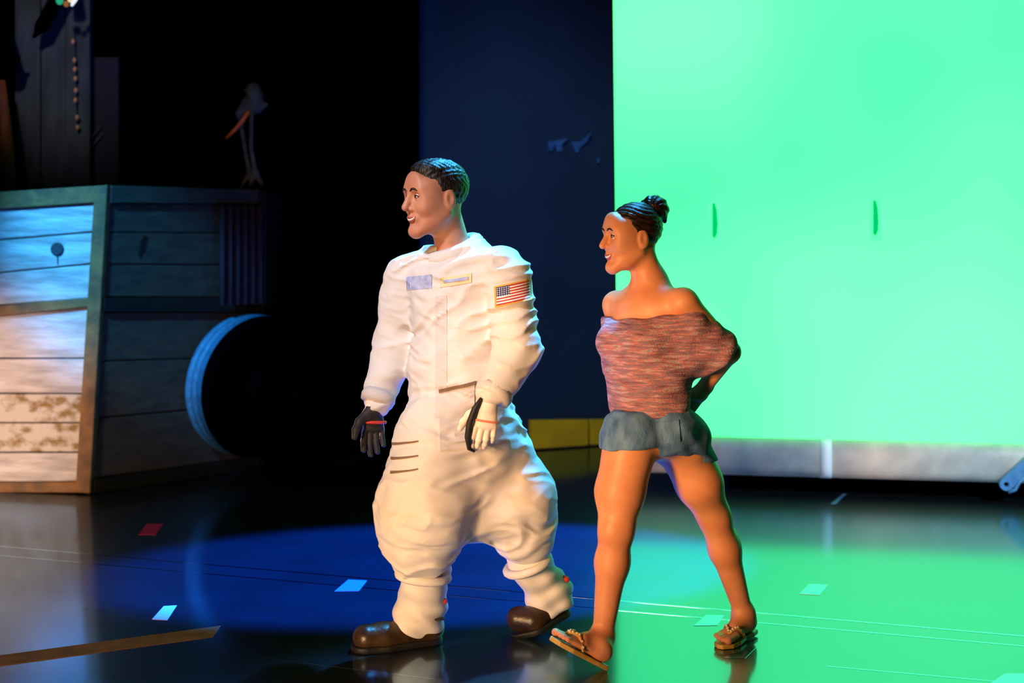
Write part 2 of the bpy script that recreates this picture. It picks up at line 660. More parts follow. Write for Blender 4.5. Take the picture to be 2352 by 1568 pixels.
def flag_material():
    m = mat('flag_print', rgb(230, 225, 220), 0.7)
    nt = m.node_tree
    p = nt.nodes['Principled BSDF']
    uv = nt.nodes.new('ShaderNodeUVMap')
    uv.uv_map = 'UVMap'
    sep = nt.nodes.new('ShaderNodeSeparateXYZ')
    nt.links.new(uv.outputs[0], sep.inputs[0])

    def math_(op, a, b=None):
        n = nt.nodes.new('ShaderNodeMath')
        n.operation = op
        for i, s in enumerate((a, b)):
            if s is None:
                continue
            if isinstance(s, (int, float)):
                n.inputs[i].default_value = s
            else:
                nt.links.new(s, n.inputs[i])
        return n.outputs[0]

    def mix(f, a, b):
        n = nt.nodes.new('ShaderNodeMix')
        n.data_type = 'RGBA'
        nt.links.new(f, n.inputs['Factor'])
        for s, i in ((a, 'A'), (b, 'B')):
            k = [q for q in n.inputs if q.name == i and q.type == 'RGBA'][0]
            if isinstance(s, tuple):
                k.default_value = s
            else:
                nt.links.new(s, k)
        return [q for q in n.outputs if q.type == 'RGBA'][0]
    u, v = sep.outputs[0], sep.outputs[1]
    v1 = math_('DIVIDE', math_('SUBTRACT', v, 0.07), 0.86)
    u1 = math_('DIVIDE', math_('SUBTRACT', u, 0.05), 0.90)
    odd = math_('MODULO', math_('FLOOR', math_('MULTIPLY', v1, 13.0)), 2.0)
    col = mix(odd, rgb(178, 34, 44), rgb(236, 232, 226))
    canton = math_('MULTIPLY', math_('LESS_THAN', u1, 0.4), math_('GREATER_THAN', v1, 0.46))
    col = mix(canton, col, rgb(40, 46, 104))
    su = math_('SUBTRACT', math_('FRACT', math_('MULTIPLY', u1, 15.0)), 0.5)
    sv = math_('SUBTRACT', math_('FRACT', math_('MULTIPLY', v1, 9.3)), 0.5)
    star = math_('LESS_THAN', math_('ADD', math_('MULTIPLY', su, su), math_('MULTIPLY', sv, sv)), 0.06)
    col = mix(math_('MULTIPLY', star, canton), col, rgb(236, 232, 226))
    b1 = math_('GREATER_THAN', math_('ABSOLUTE', math_('SUBTRACT', u, 0.5)), 0.45)
    b2 = math_('GREATER_THAN', math_('ABSOLUTE', math_('SUBTRACT', v, 0.5)), 0.43)
    col = mix(math_('MAXIMUM', b1, b2), col, rgb(212, 160, 60))
    nt.links.new(col, p.inputs['Base Color'])
    return m


M_flag = flag_material()
M_patch_blue = mat('patch_blue', rgb(150, 160, 205), 0.7, rgb(182, 188, 218), 40)
M_patch_gold = mat('patch_gold', rgb(222, 202, 158), 0.7)

# crate
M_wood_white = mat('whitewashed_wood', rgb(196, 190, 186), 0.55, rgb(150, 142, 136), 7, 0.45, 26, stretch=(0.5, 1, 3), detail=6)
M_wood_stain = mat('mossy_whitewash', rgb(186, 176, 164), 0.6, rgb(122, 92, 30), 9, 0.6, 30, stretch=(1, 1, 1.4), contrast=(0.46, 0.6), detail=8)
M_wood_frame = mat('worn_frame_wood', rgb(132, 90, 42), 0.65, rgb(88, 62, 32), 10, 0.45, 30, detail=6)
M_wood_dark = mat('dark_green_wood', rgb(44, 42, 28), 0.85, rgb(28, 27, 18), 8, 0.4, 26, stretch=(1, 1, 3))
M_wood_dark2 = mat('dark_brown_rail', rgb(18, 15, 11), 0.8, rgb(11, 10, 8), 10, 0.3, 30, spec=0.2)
M_knot = mat('dark_knot', rgb(52, 54, 60), 0.8)
M_tread_lit = mat('blue_lit_tread', rgb(46, 104, 134), 0.55, rgb(36, 82, 108), 30, 0.2, 70)  # blue light on the rubber tread is put into this colour
M_face_unlit = mat('unlit_wheel_face', (0.0008, 0.0008, 0.001, 1), 1.0, spec=0.0)  # unlit side of the wheel painted near black
M_tower = mat('grey_scenic_board', rgb(58, 60, 62), 0.85, rgb(38, 39, 42), 5, 0.3, 20, stretch=(3, 1, 0.6))
M_purple = mat('purple_cloth', rgb(24, 17, 28), 0.95, bump=0.2, bscale=60)
M_orange_post = mat('orange_painted_post', rgb(170, 74, 20), 0.7, rgb(110, 46, 14), 8, 0.3, 24, stretch=(3, 3, 0.5))
M_bird = mat('grey_bird_plaster', rgb(72, 70, 62), 0.85, rgb(48, 47, 42), 14, 0.4, 50)
M_bill = mat('orange_bill', rgb(200, 86, 20), 0.5)
M_bead_dark = mat('amber_bead', rgb(190, 126, 84), 0.4)
M_seam = glossy_floor('seam_tape', rgb(124, 106, 96), rgb(96, 82, 76), 0.14, 4.0, 40)
M_clear_tape = mat('clear_brown_tape', rgb(150, 96, 54), 0.6, rgb(120, 78, 44), 12, spec=0.2)
M_spike_pink = mat('pink_spike_tape', rgb(236, 40, 100), 0.6, spec=0.2)
M_spike_white = mat('white_spike_tape', rgb(206, 190, 172), 0.6, spec=0.2)
M_spike_blue = mat('pale_blue_spike_tape', rgb(74, 116, 150), 0.3, ior=2.2)
M_spike_tan = glossy_floor('tan_spike_tape', rgb(216, 160, 116), rgb(196, 144, 104), 0.16, 3.4, 20)


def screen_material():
    """A glowing mint-green screen, its uneven backlight painted into the emission colour."""
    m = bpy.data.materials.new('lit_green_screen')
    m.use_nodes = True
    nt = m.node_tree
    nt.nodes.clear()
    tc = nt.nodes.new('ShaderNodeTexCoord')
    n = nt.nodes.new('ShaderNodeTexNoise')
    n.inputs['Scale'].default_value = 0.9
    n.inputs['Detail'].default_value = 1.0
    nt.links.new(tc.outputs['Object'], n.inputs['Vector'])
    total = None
    for (c, r0, amp) in (((0.25, 0, 2.75), 1.1, 0.55), ((1.9, 0, 0.75), 1.9, 0.75), ((0.0, 0, 0.9), 0.9, 0.35), ((3.6, 0, 1.6), 1.5, 0.45)):  # soft bright patches standing for uneven backlight
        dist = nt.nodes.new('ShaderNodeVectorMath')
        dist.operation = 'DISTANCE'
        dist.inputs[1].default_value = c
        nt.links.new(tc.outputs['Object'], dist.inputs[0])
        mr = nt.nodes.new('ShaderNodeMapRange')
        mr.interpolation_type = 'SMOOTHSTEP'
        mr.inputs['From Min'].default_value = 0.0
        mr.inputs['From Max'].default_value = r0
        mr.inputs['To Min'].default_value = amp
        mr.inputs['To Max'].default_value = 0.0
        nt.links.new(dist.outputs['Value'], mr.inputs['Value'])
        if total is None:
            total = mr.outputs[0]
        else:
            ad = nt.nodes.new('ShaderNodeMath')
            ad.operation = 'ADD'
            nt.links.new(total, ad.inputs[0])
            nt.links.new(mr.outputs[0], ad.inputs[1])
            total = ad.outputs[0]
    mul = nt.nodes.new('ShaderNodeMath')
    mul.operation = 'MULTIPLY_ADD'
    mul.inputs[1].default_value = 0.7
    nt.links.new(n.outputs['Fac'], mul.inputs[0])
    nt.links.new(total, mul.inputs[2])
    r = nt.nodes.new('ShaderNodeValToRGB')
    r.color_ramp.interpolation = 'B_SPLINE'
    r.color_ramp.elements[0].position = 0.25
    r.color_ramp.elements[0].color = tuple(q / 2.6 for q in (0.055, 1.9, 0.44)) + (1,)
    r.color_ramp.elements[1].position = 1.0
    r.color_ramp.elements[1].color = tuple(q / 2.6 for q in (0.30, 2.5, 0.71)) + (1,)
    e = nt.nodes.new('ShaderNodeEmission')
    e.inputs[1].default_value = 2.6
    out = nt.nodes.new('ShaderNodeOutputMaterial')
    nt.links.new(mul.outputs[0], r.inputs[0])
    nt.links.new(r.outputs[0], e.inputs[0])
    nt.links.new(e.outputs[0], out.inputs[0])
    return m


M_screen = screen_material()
M_slot = emit('dim_green_slot', (0.0, 0.64, 0.17, 1), 1.0)  # backlight through the slit put in as a dim glow
M_plate = emit('green_plate', (0.07, 0.9, 0.27, 1), 2.0)  # screen's backlight put into the plate as emission

# ================================================================== the setting
tag(box('floor', (-9, -1, -0.1), (9, 16, 0), M_floor), 'glossy dark stage floor', None, None, 'structure')

# angled navy scenery flat behind the walkers, its yellow skirting at the floor
NA, NB = np.array([-0.80, 9.493, 0]), np.array([1.6, 10.6, 0])
nd = unit(NB - NA)
nn = unit(np.array([nd[1], -nd[0], 0]))
pts = [NA, NB, NB + np.array([0, 0, 5.5]), NA + np.array([0, 0, 5.5])]
wall_b = slab('wall_back', pts, nn, 0, 0.08, M_navy)
tag(wall_b, 'navy scenery flat at the back of the stage', None, None, 'structure')
base_b = empty('baseboard_back', tuple(NA))
tag(base_b, 'yellow skirting boards along the foot of the navy flat', None, None, 'structure')
for (xa, xb) in ((1214, 1344), (1350, 1520)):
    q = [on_plane(xa, 963 if xa < 1300 else 962, NA, nn), on_plane(xb, 962 if xa < 1300 else 961, NA, nn)]
    lo = [np.array([q[1][0], q[1][1], 0.012]), np.array([q[0][0], q[0][1], 0.012])]
    slab('board', q + lo, nn, 0.05, 0.05, M_yellow, base_b, bevel=0.004)


# black masking drapes left of the flat, with soft folds
def drape(name, a, b, ztop, zbot, m, folds, amp, parent=None, thick=0.02, nz=1):
    a, b = np.asarray(a, float), np.asarray(b, float)
    d = b - a
    nrm = unit(np.array([d[1], -d[0], 0]))
    N = folds * 8
    rows = []
    for s in (1, -1):
        for z in (zbot, ztop):
            rows.append([a + d * i / N + nrm * (amp * math.sin(2 * math.pi * folds * i / N) + s * thick / 2) +
                         np.array([0, 0, z - a[2]]) for i in range(N + 1)])
    V = [p for r in rows for p in r]
    F = []
    w_ = N + 1
    for i in range(N):
        F.append([i, i + 1, w_ + i + 1, w_ + i])
        F.append([2 * w_ + i, 3 * w_ + i, 3 * w_ + i + 1, 2 * w_ + i + 1])
        F.append([w_ + i, w_ + i + 1, 3 * w_ + i + 1, 3 * w_ + i])
        F.append([i, 2 * w_ + i, 2 * w_ + i + 1, i + 1])
    F.append([0, w_, 3 * w_, 2 * w_])
    F.append([N, 2 * w_ + N, 3 * w_ + N, w_ + N])
    return obj(name, V, F, m, parent, smooth=True)


wl = drape('wall_left', (-8, 11.9, 0), (-0.615, 9.45, 0), 5.5, 0.02, M_black, 26, 0.05)
tag(wl, 'black masking drapes left of the navy flat', None, None, 'structure')
wr = drape('wall_right', (1.6, 10.7, 0), (8.5, 10.7, 0), 5.5, 0.02, M_black, 20, 0.05)
tag(wr, 'black masking drapes behind the green screen', None, None, 'structure')

# torn blue tape scraps on the navy flat
M_scrap = mat('blue_cloth_scrap', rgb(34, 96, 160), 0.7, bump=0.2, bscale=60)


def scrap(name, polys, m, label, cat, group=None):
    geo = []
    for poly, o1 in polys:
        pp = [on_plane(x, y, NA, nn) for x, y in poly]
        fr = [p + nn * o for p, o in zip(pp, o1)]
        bk = [p + nn * (o - 0.012) for p, o in zip(pp, o1)]
        geo.append(prism(fr, bk))
    v, f = join(*geo)
    return tag(obj(name, v, f, m), label, cat, group)


scrap('cloth_scrap', [([(1256, 324), (1275, 325), (1268, 346), (1259, 346)], (.02, .012, .012, .02)),
                      ([(1272, 324), (1300, 318), (1288, 332), (1291, 348), (1279, 347)], (.012, .03, .02, .012, .012))],
      M_scrap, 'pale blue forked cloth scrap pinned on the navy flat, left of a pair', 'scrap', 'cloth scraps on the navy flat')
scrap('cloth_scrap', [([(1310, 325), (1334, 326), (1327, 350), (1320, 349)], (.02, .02, .012, .012)),
                      ([(1330, 327), (1353, 304), (1346, 326), (1329, 340)], (.02, .035, .02, .012))],
      M_scrap, 'bright blue pointed cloth scrap on the navy flat nearest the green screen', 'scrap', 'cloth scraps on the navy flat')
scrap('tape_sliver', [([(1373, 362), (1376, 367), (1374, 374), (1370, 373)], (.013, .013, .013, .013))],
      M_scrap, 'tiny blue tape sliver on the navy flat beside the green screen', 'tape')

# ================================================================== green screen
SA, SB = np.array([0.622, 8.45, 0]), np.array([4.6, 7.76, 0])
sd = unit(SB - SA)
sn = unit(np.array([sd[1], -sd[0], 0]))
scr = empty('green_screen', tuple(SA))
tag(scr, 'tall glowing mint-green screen on a silver bottom tube', 'screen')
lean = np.array([-0.024, 0, 0])
zb, zt = 0.30, 5.2
pts = [SA + lean * 0 + [0, 0, zb], SB + [0, 0, zb], SB + [0, 0, zt], SA + lean * 2.2 + [0, 0, zt]]
slab('panel', [np.array(p) for p in pts], sn, 0, 0.03, M_screen, scr)
bk = [SA + lean * 0 - sd * 0.006 + [0, 0, zb - 0.006], SB + [0, 0, zb - 0.006], SB + [0, 0, zt + 0.006], SA + lean * 2.2 - sd * 0.006 + [0, 0, zt + 0.006]]
slab('backing_blocker', [np.array(p) for p in bk], sn, -0.0305, 0.02, M_black, scr)  # unseen black sheet added to block the green glow behind the panel
# bottom tube with a slightly flattened section
prof = []
for k in range(20):
    q = 2 * math.pi * k / 20
    ry, rz = 0.085 * math.copysign(abs(math.cos(q)) ** 0.75, math.cos(q)), 0.108 * math.copysign(abs(math.sin(q)) ** 0.75, math.sin(q))
    prof.append((ry, rz))
V = []
for e in (SA + sd * 0.02, SB):
    for ry, rz in prof:
        V.append(e + sn * (ry + 0.02) + np.array([0, 0, 0.208 + rz]))
F = [[k, 20 + k, 20 + (k + 1) % 20, (k + 1) % 20] for k in range(20)] + [list(range(20)), list(range(39, 19, -1))]
tub = obj('bottom_tube', V, F, M_silver, scr, smooth=True)
# pale tape wrapped on the tube
tc0 = on_plane(1884, 1050, SA + sn * 0.108, sn)
wrap = []
for sgn in (0, 1):
    for ry, rz in prof:
        wrap.append(np.array([tc0[0], tc0[1], 0]) + sd * (0.065 * sgn) + sn * ((ry * 1.035 + 0.02) - 0.108) * 1.0 +
                    np.array([0, 0, 0.208 + rz * 1.03]))
F = [[k, 20 + k, 20 + (k + 1) % 20, (k + 1) % 20] for k in range(20)] + [list(range(20)), list(range(39, 19, -1))]
tw = obj('tape_wrap', wrap, F, M_white_tape, scr, smooth=True)
tw['label'] = 'white tape wrapped around the silver tube'
# two stiffened slots in the cloth, each a rim, a lens-shaped slit and a small tab
for (cx, cy) in ((1641, 503), (2010, 497)):
    P0 = SA + sn * 0.0

    def sp(x, y, o):
        return on_plane(x, y, P0, sn) + sn * o
    rimv = [sp(cx - 14, cy - 38, .004), sp(cx + 3, cy - 46, .004), sp(cx + 14, cy - 40, .004), sp(cx + 16, cy + 56, .004), sp(cx - 12, cy + 57, .004)]
    v, f = prism(rimv, [p - sn * 0.006 for p in rimv])
    rim = obj('slot_plate', v, f, M_plate, scr)
    rim['label'] = 'faint raised plate around a slit in the screen'
    lens = [sp(cx - 5, cy - 36, .009), sp(cx + 1, cy - 38, .009), sp(cx + 6, cy - 20, .009), sp(cx + 8, cy + 10, .009), sp(cx + 7, cy + 32, .009),
            sp(cx + 1, cy + 45, .009), sp(cx - 5, cy + 40, .009), sp(cx - 5, cy + 4, .009)]
    v, f = prism(lens, [p - sn * 0.006 for p in lens])
    obj('slit', v, f, M_slot, rim)
    tab = [sp(cx + 4, cy - 40, .010), sp(cx + 13, cy - 58, .014), sp(cx + 16, cy - 56, .014), sp(cx + 12, cy - 37, .010)]
    v, f = prism(tab, [p - sn * 0.005 for p in tab])
    obj('tab', v, f, M_plate, rim)
# swivel eye bracket at the end of the tube, and its lower guard bar
eye0 = on_plane(2312, 1112, SA + sn * 0.16, sn)
e1 = on_plane(2356, 1072, SA + sn * 0.16, sn)
ax = unit(e1 - eye0)
bx_ = np.cross(ax, sn)
outl, inn = [], []
R1, R2 = 0.036, 0.014
for k in range(24):
    q = 2 * math.pi * k / 24
    outl.append(eye0 + R1 * (math.cos(q) * ax + math.sin(q) * bx_) + (ax * 0.20 if math.cos(q) > 1e-6 else 0))
    inn.append(eye0 + R2 * (math.cos(q) * ax + math.sin(q) * bx_))
V, F = [], []
for off in (0.0, -0.05):
    V += [p + sn * off for p in outl] + [p + sn * off for p in inn]
for k in range(24):
    j = (k + 1) % 24
    F.append([k, j, 24 + j, 24 + k])
    F.append([48 + k, 72 + k, 72 + j, 48 + j])
    F.append([k, 48 + k, 48 + j, j])
    F.append([24 + k, 24 + j, 72 + j, 72 + k])
br = obj('eye_bracket', V, F, M_steel_blue, scr)
br['label'] = 'blue steel bracket with a round eye'
tube('guard_bar', [on_plane(2316, 1130, SA + sn * .16, sn), on_plane(2332, 1124, SA + sn * .16, sn), on_plane(2342, 1106, SA + sn * .16, sn),
                   on_plane(2366, 1084, SA + sn * .16, sn)], 0.010, M_steel_blue, br)
# feet that carry the screen, behind the tube
for s in (0.10, 3.2, 3.9):
    c = SA + sd * s - sn * 0.22
    box('foot', tuple(c - [0.03, 0.18, 0]), tuple(c + [0.03, 0.18, 0.1]), M_black, scr)
    box('upright', tuple(c - [0.03, 0.03, -0.1]), tuple(c + [0.03, 0.03, 5.0]), M_black, scr)

# ================================================================== the crate-like wagon at the left
Bb = fl(212, 1134)
Ab = np.array([Bb[0] - 1.35, Bb[1] + 0.15, 0])
fn_ = unit(np.array([-(Bb - Ab)[1] * -1, -(Bb - Ab)[0], 0]))       # faces the camera
if fn_[1] > 0:
    fn_ = -fn_
Bt = on_plane(252, 424, Bb, fn_)
Cb = fl(598, 1078)
sn2 = unit(np.cross(Cb - Bb, Bt - Bb))
if sn2[1] > 0:
    sn2 = -sn2
Ct = on_plane(606, 434, Bb, sn2)
wag = empty('scenery_wagon', (float(Bb[0]) - 0.4, float(Bb[1]) + 0.7, 0))
tag(wag, 'weathered crate-shaped scenery wagon, whitewashed planks in front, dark side with wheel', 'wagon')
zt_ = min(Bt[2], Ct[2]) - 0.03
inb = -fn_ * 0.05 - sn2 * 0.05
far = np.array([Cb[0] + 0.04, Cb[1] + 0.36, 0])
low = [Ab - fn_ * 0.05, Bb + inb, Cb - sn2 * 0.05, far, np.array([Ab[0], far[1], 0])]
top = [p + (Bt - Bb) * [1, 1, 0] * (1 if i in (1, 2) else 0.4) + np.array([0, 0, zt_]) for i, p in enumerate(low)]
low = [p + np.array([0, 0, 0.015]) for p in low]
v, f = prism(low, top)
obj('body', v, f, M_wood_dark2, wag)


def fboard(name, quad, out, m, thick=0.05, parent=wag, bev=0.006):
    return slab(name, [on_plane(x, y, Bb, fn_) for x, y in quad], fn_, out, thick, m, parent, bev)


def sboard(name, quad, out, m, thick=0.05, parent=wag, bev=0.006):
    return slab(name, [on_plane(x, y, Bb, sn2) for x, y in quad], sn2, out, thick, m, parent, bev)


fboard('top_rail', [(-180, 452), (250, 425), (244, 464), (-180, 492)], 0.02, M_wood_frame)
fboard('corner_post', [(222, 430), (252, 424), (212, 1131), (178, 1128)], 0.035, M_wood_frame, 0.08)
fboard('middle_rail', [(-180, 716), (220, 683), (218, 703), (-180, 746)], 0.02, M_wood_frame)
fboard('bottom_rail', [(-180, 1108), (182, 1105), (180, 1130), (-180, 1130)], 0.02, M_wood_frame)


def lerp_rows(tops, m_list, xr, gap=2.5, fn=fboard, out=-0.005):
    """Planks between successive slanted lines ((yl, yr) at the two ends xr)."""
    for i in range(len(tops) - 1):
        (a, b), (c, d) = tops[i], tops[i + 1]
        xl0, xl1, xr0, xr1 = xr
        fn('plank', [(xl0, a + gap * .5), (xr0, b + gap * .5), (xr1, d - gap * .5), (xl1, c - gap * .5)],
           out + random.uniform(-0.003, 0.003), m_list[i % len(m_list)], 0.035)


lerp_rows([(488, 466), (566, 532), (643, 605), (714, 685)], [M_wood_white], (-180, -180, 224, 214))
lerp_rows([(744, 704), (823, 823), (903, 904)], [M_wood_white], (-180, -180, 208, 200))
lerp_rows([(903, 904), (971, 971), (1039, 1039)], [M_wood_stain], (-180, -180, 196, 190))
lerp_rows([(1039, 1039), (1109, 1106)], [M_wood_white], (-180, -180, 188, 182))
# a dark knot with a drip line on the upper planks
kc = on_plane(131, 572, Bb, fn_)
v, f = lathe_geo(kc - fn_ * 0.005, fn_, [(0.040, 0), (0.038, 0.008), (0.026, 0.012), (0.018, 0.006), (0.010, 0.008), (0.0005, 0.008)], 20)
kn = obj('knot', v, f, M_knot, wag, smooth=True)
slab('crack', [on_plane(x, y, Bb, fn_) for x, y in ((130.6, 584), (132.6, 584), (132.8, 596), (132.8, 608), (132, 608), (131.4, 596))], fn_, 0.002, 0.01, M_knot, kn)

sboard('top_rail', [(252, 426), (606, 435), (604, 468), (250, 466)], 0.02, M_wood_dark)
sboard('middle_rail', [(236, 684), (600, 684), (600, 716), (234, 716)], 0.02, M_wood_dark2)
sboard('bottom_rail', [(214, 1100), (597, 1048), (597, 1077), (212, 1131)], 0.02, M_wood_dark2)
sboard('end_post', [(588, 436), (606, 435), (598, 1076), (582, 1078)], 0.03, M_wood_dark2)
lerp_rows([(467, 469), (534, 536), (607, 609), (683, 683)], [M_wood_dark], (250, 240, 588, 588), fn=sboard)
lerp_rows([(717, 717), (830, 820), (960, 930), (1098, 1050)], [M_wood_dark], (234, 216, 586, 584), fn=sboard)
slab('crack', [on_plane(x, y, Bb, sn2) for x, y in ((324, 552), (334, 540), (330, 566), (318, 588))], sn2, 0.003, 0.012, M_wood_dark2, wag)

# the big wheel on the wagon's side
wc = on_plane(556, 880, Bb, sn2)
R = 0.44
whl = empty('wheel', (0, 0, 0))
whl.parent = wag
whl.location = Vector(wc) - wag.location
v, f = lathe_geo(wc, sn2, [(R * 0.55, 0.02), (R * 0.96, 0.02), (R, 0.04), (R, 0.07), (R * .985, 0.075), (R * .985, 0.09), (R, 0.095), (R, 0.13), (R * .985, 0.135),
                           (R * .985, 0.15), (R, 0.155), (R, 0.205)], 72)
obj('tread', v, f, M_tread_lit, whl, smooth=True)
v, f = lathe_geo(wc, sn2, [(R * 0.9995, 0.205), (R * 0.97, 0.225), (R * 0.905, 0.234), (R * 0.72, 0.24), (R * 0.70, 0.20), (R * 0.2, 0.19), (R * 0.18, 0.24), (R * 0.12, 0.25), (0.0005, 0.25)], 72)
obj('wheel_face', v, f, M_face_unlit, whl, smooth=True)

# dark purple cloth hanging from the wagon's side
c0, c1 = on_plane(492, 470, Bb, sn2) + sn2 * 0.06, on_plane(596, 474, Bb, sn2) + sn2 * 0.06
cb = on_plane(480, 700, Bb, sn2)[2]
cl = drape('hanging_cloth', (c0[0], c0[1], 0), (c1[0], c1[1], 0), c0[2], cb, M_purple, 6, 0.022, None, 0.012)
tag(cl, 'dark purple cloth hanging on the shadowed side of the wagon', 'cloth')

# ------------------------------------------------------------------ scenery standing on the wagon
ZT = zt_ + 0.002
D1 = 8.95


def wz(px, d):
    return (px - CX) * d / FPX


tow = empty('scenic_tower', (wz(120, D1), D1, ZT))
tag(tow, 'grey scenic tower of upright boards standing on the wagon', 'tower')
for a, b, dd, ptop in ((34, 92, 0.0, -60), (93.5, 150, 0.012, -60), (151.5, 206, 0.0, -60)):
    box('board', (wz(a, D1), D1 + dd, ZT), (wz(b, D1), D1 + dd + 0.05, CAMH + (HZ - ptop) * D1 / FPX), M_tower, tow, 0.004)
pb = box('purple_board', (wz(207, D1 + .08), D1 + 0.08, ZT), (wz(272, D1 + .08), D1 + 0.12, CAMH + (HZ - 128) * D1 / FPX), M_purple, None, 0.004)
tag(pb, 'narrow dark purple board standing beside the grey tower', 'board')
op = obj('orange_post', *tube_geo([(wz(12, 8.75), 8.75, ZT), (wz(14, 8.75), 8.75, ZT + 0.25), (wz(8, 8.75), 8.75, ZT + 0.5), (wz(4, 8.75), 8.75, ZT + 0.68)],
                                  [0.062, 0.05, 0.036, 0.02], 12), M_orange_post, None, smooth=True)
tag(op, 'tapering orange post at the left edge on top of the wagon', 'post')
# bead string down the tower's edge
bs = empty('bead_string', (wz(174, D1), D1 - 0.03, CAMH + (HZ - 90) * D1 / FPX))
tag(bs, 'string of amber beads hanging down the edge of the grey tower', 'beads')
tube('cord', [W(168, 60, D1 - .025), W(171, 140, D1 - .025), W(174, 210, D1 - .025), W(177, 296, D1 - .025)], 0.004, M_knot, bs, 6)
for x, y in ((168, 96), (171, 139), (172, 160), (173, 181), (174, 208), (173, 231), (177, 270), (178, 293)):
    c = W(x, y, D1 - 0.03)
    obj('bead', *ball_geo(c, 0.012, 10, 7, (1, 1, 1.5)), M_bead_dark, bs, smooth=True)
bs2 = empty('bead_string', W(215, 300, D1 + .05))
tag(bs2, 'short slanting bead loops on the narrow purple board', 'beads')
for (x0, y0, x1, y1) in ((206, 318, 232, 290), (206, 342, 236, 306)):
    tube('cord', [W(x0, y0, D1 + .06), W(x1, y1, D1 + .06)], 0.004, M_knot, bs2, 6)
    obj('bead', *ball_geo(W(x0 + 3, y0 - 6, D1 + .055), 0.014, 10, 7, (1, 1, 1.3)), M_bead_dark, bs2, smooth=True)
# black feathery swags over the top of the tower
sw = Solid()
sw.cap(W(150, -40, 8.85), W(96, 60, 8.85), 0.05, 0.04, 0.03).cap(W(96, 60, 8.85), W(76, 88, 8.85), 0.04, 0.008, 0.02)
sw.cap(W(-10, 60, 8.8), W(22, 150, 8.8), 0.07, 0.05, 0.03).cap(W(22, 150, 8.8), W(46, 130, 8.8), 0.03, 0.01, 0.02)
g1 = sw.mesh(0.012)
blk = obj_solid('black_swag', [g1], M_black)
tag(blk, 'black cloth swag slung over the top of the grey tower', 'cloth')
# small cluster of coloured lamps just inside the top edge
lmp = empty('lamp_cluster', W(152, -30, 8.7))
tag(lmp, 'small cluster of green, amber and white lamps at the top edge above the tower', 'lamp')
obj('lamp_bracket', *tube_geo([W(148, -90, 8.75), W(150, -40, 8.75), W(152, -8, 8.74)], [0.03, 0.035, 0.04], 12), M_boot_black, lmp, smooth=True)
for (x, y, r, c, s) in ((137, 1, 0.022, (0.02, 0.42, 0.20, 1), 0.9), (152, 9, 0.016, (0.55, 0.20, 0.06, 1), 0.5), (162, -2, 0.018, (0.9, 0.7, 0.4, 1), 1.0)):
    obj('bulb', *ball_geo(W(x, y, 8.68), r, 14, 10, (1, 1, 1.2)), emit('lamp_glow', c, s), lmp, smooth=True)
obj('bulb', *tube_geo([W(164, 14, 8.66), W(168, 6, 8.66), W(180, -8, 8.66)], [0.006, 0.012, 0.008], 10), emit('lamp_glow_white', (0.85, 0.85, 1, 1), 1.1), lmp, smooth=True)

# long-legged bird figure
DB = 9.28
bird = empty('bird_figure', W(590, 434, DB))
tag(bird, 'spindly grey long-legged bird figure with orange bill on the wagon top', 'figurine')
b = Solid()
b.ell(W(586, 225, DB), (0.055, 0.06, 0.085), k=0.03)
b.ell(W(580, 204, DB), (0.035, 0.035, 0.04), k=0.03)
b.cap(W(572, 206, DB), W(560, 208, DB), 0.014, 0.006, 0.01)
b.cap(W(566, 238, DB), W(552, 262, DB), 0.035, 0.03, 0.03)
b.cap(W(552, 262, DB), W(556, 292, DB), 0.026, 0.012, 0.02)
b.cap(W(592, 250, DB), W(612, 240, DB), 0.03, 0.012, 0.03)
b.cap(W(580, 250, DB), W(572, 262, DB), 0.03, 0.02, 0.03)
obj_solid('body', [b.mesh(0.006)], M_bird, bird)
for (pa, pb_, pc, pd) in (((553, 285), (566, 360), (574, 398), (552, 434)), ((578, 262), (577, 340), (586, 396), (572, 430))):
    l = Solid()
    off = 0.0 if pa[0] < 560 else -0.03
    l.cap(W(*pa, DB + off), W(*pb_, DB + off), 0.014, 0.012, 0.01).cap(W(*pb_, DB + off), W(*pc, DB + off), 0.012, 0.017, 0.01)
    l.cap(W(*pc, DB + off), W(*pd, DB + off - .02), 0.02, 0.008, 0.012)
    l.cap(W(*pc, DB + off), W(pd[0] + 30, pd[1] - 6, DB + off), 0.02, 0.012, 0.012)
    l.plane((0, 0, ZT + 0.002), (0, 0, -1))
    obj_solid('leg', [l.mesh(0.005)], M_bird, bird)
obj('bill', *tube_geo([W(572, 256, DB - .03), W(556, 280, DB - .03), W(536, 302, DB - .03), W(519, 318, DB - .03)], [0.013, 0.014, 0.012, 0.006], 10), M_bill, bird, smooth=True)

# ================================================================== tape on the floor, and one glint drawn as a strip
def ftape(name, quad, m, label, group=None, h=0.0012):
    q = [fl(x, y) for x, y in quad]
    fr = [p + np.array([0, 0, h]) for p in q]
    v, f = prism(fr, q)
    return tag(obj(name, v, f, m), label, 'tape', group)


def fstrip(name, a, b, wd, m, label, group=None):
    A, B = fl(*a), fl(*b)
    t = unit(B - A)
    s = np.array([-t[1], t[0], 0]) * wd / 2
    N = 24
    pts = []
    for i in range(N + 1):
        pts.append(A + (B - A) * i / N)
    V = [p + s + [0, 0, .0005] for p in pts] + [p - s + [0, 0, .0005] for p in pts]
    V += [p + s for p in pts] + [p - s for p in pts]
    n = N + 1
    F = []
    for i in range(N):
        F += [[i, i + 1, n + i + 1, n + i], [2 * n + i, 3 * n + i, 3 * n + i + 1, 2 * n + i + 1],
              [i, 2 * n + i, 2 * n + i + 1, i + 1], [n + i, n + i + 1, 3 * n + i + 1, 3 * n + i]]
    F += [[0, n, 3 * n, 2 * n], [N, 2 * n + N, 3 * n + N, n + N]]
    return tag(obj(name, V, F, m), label, 'tape', group)


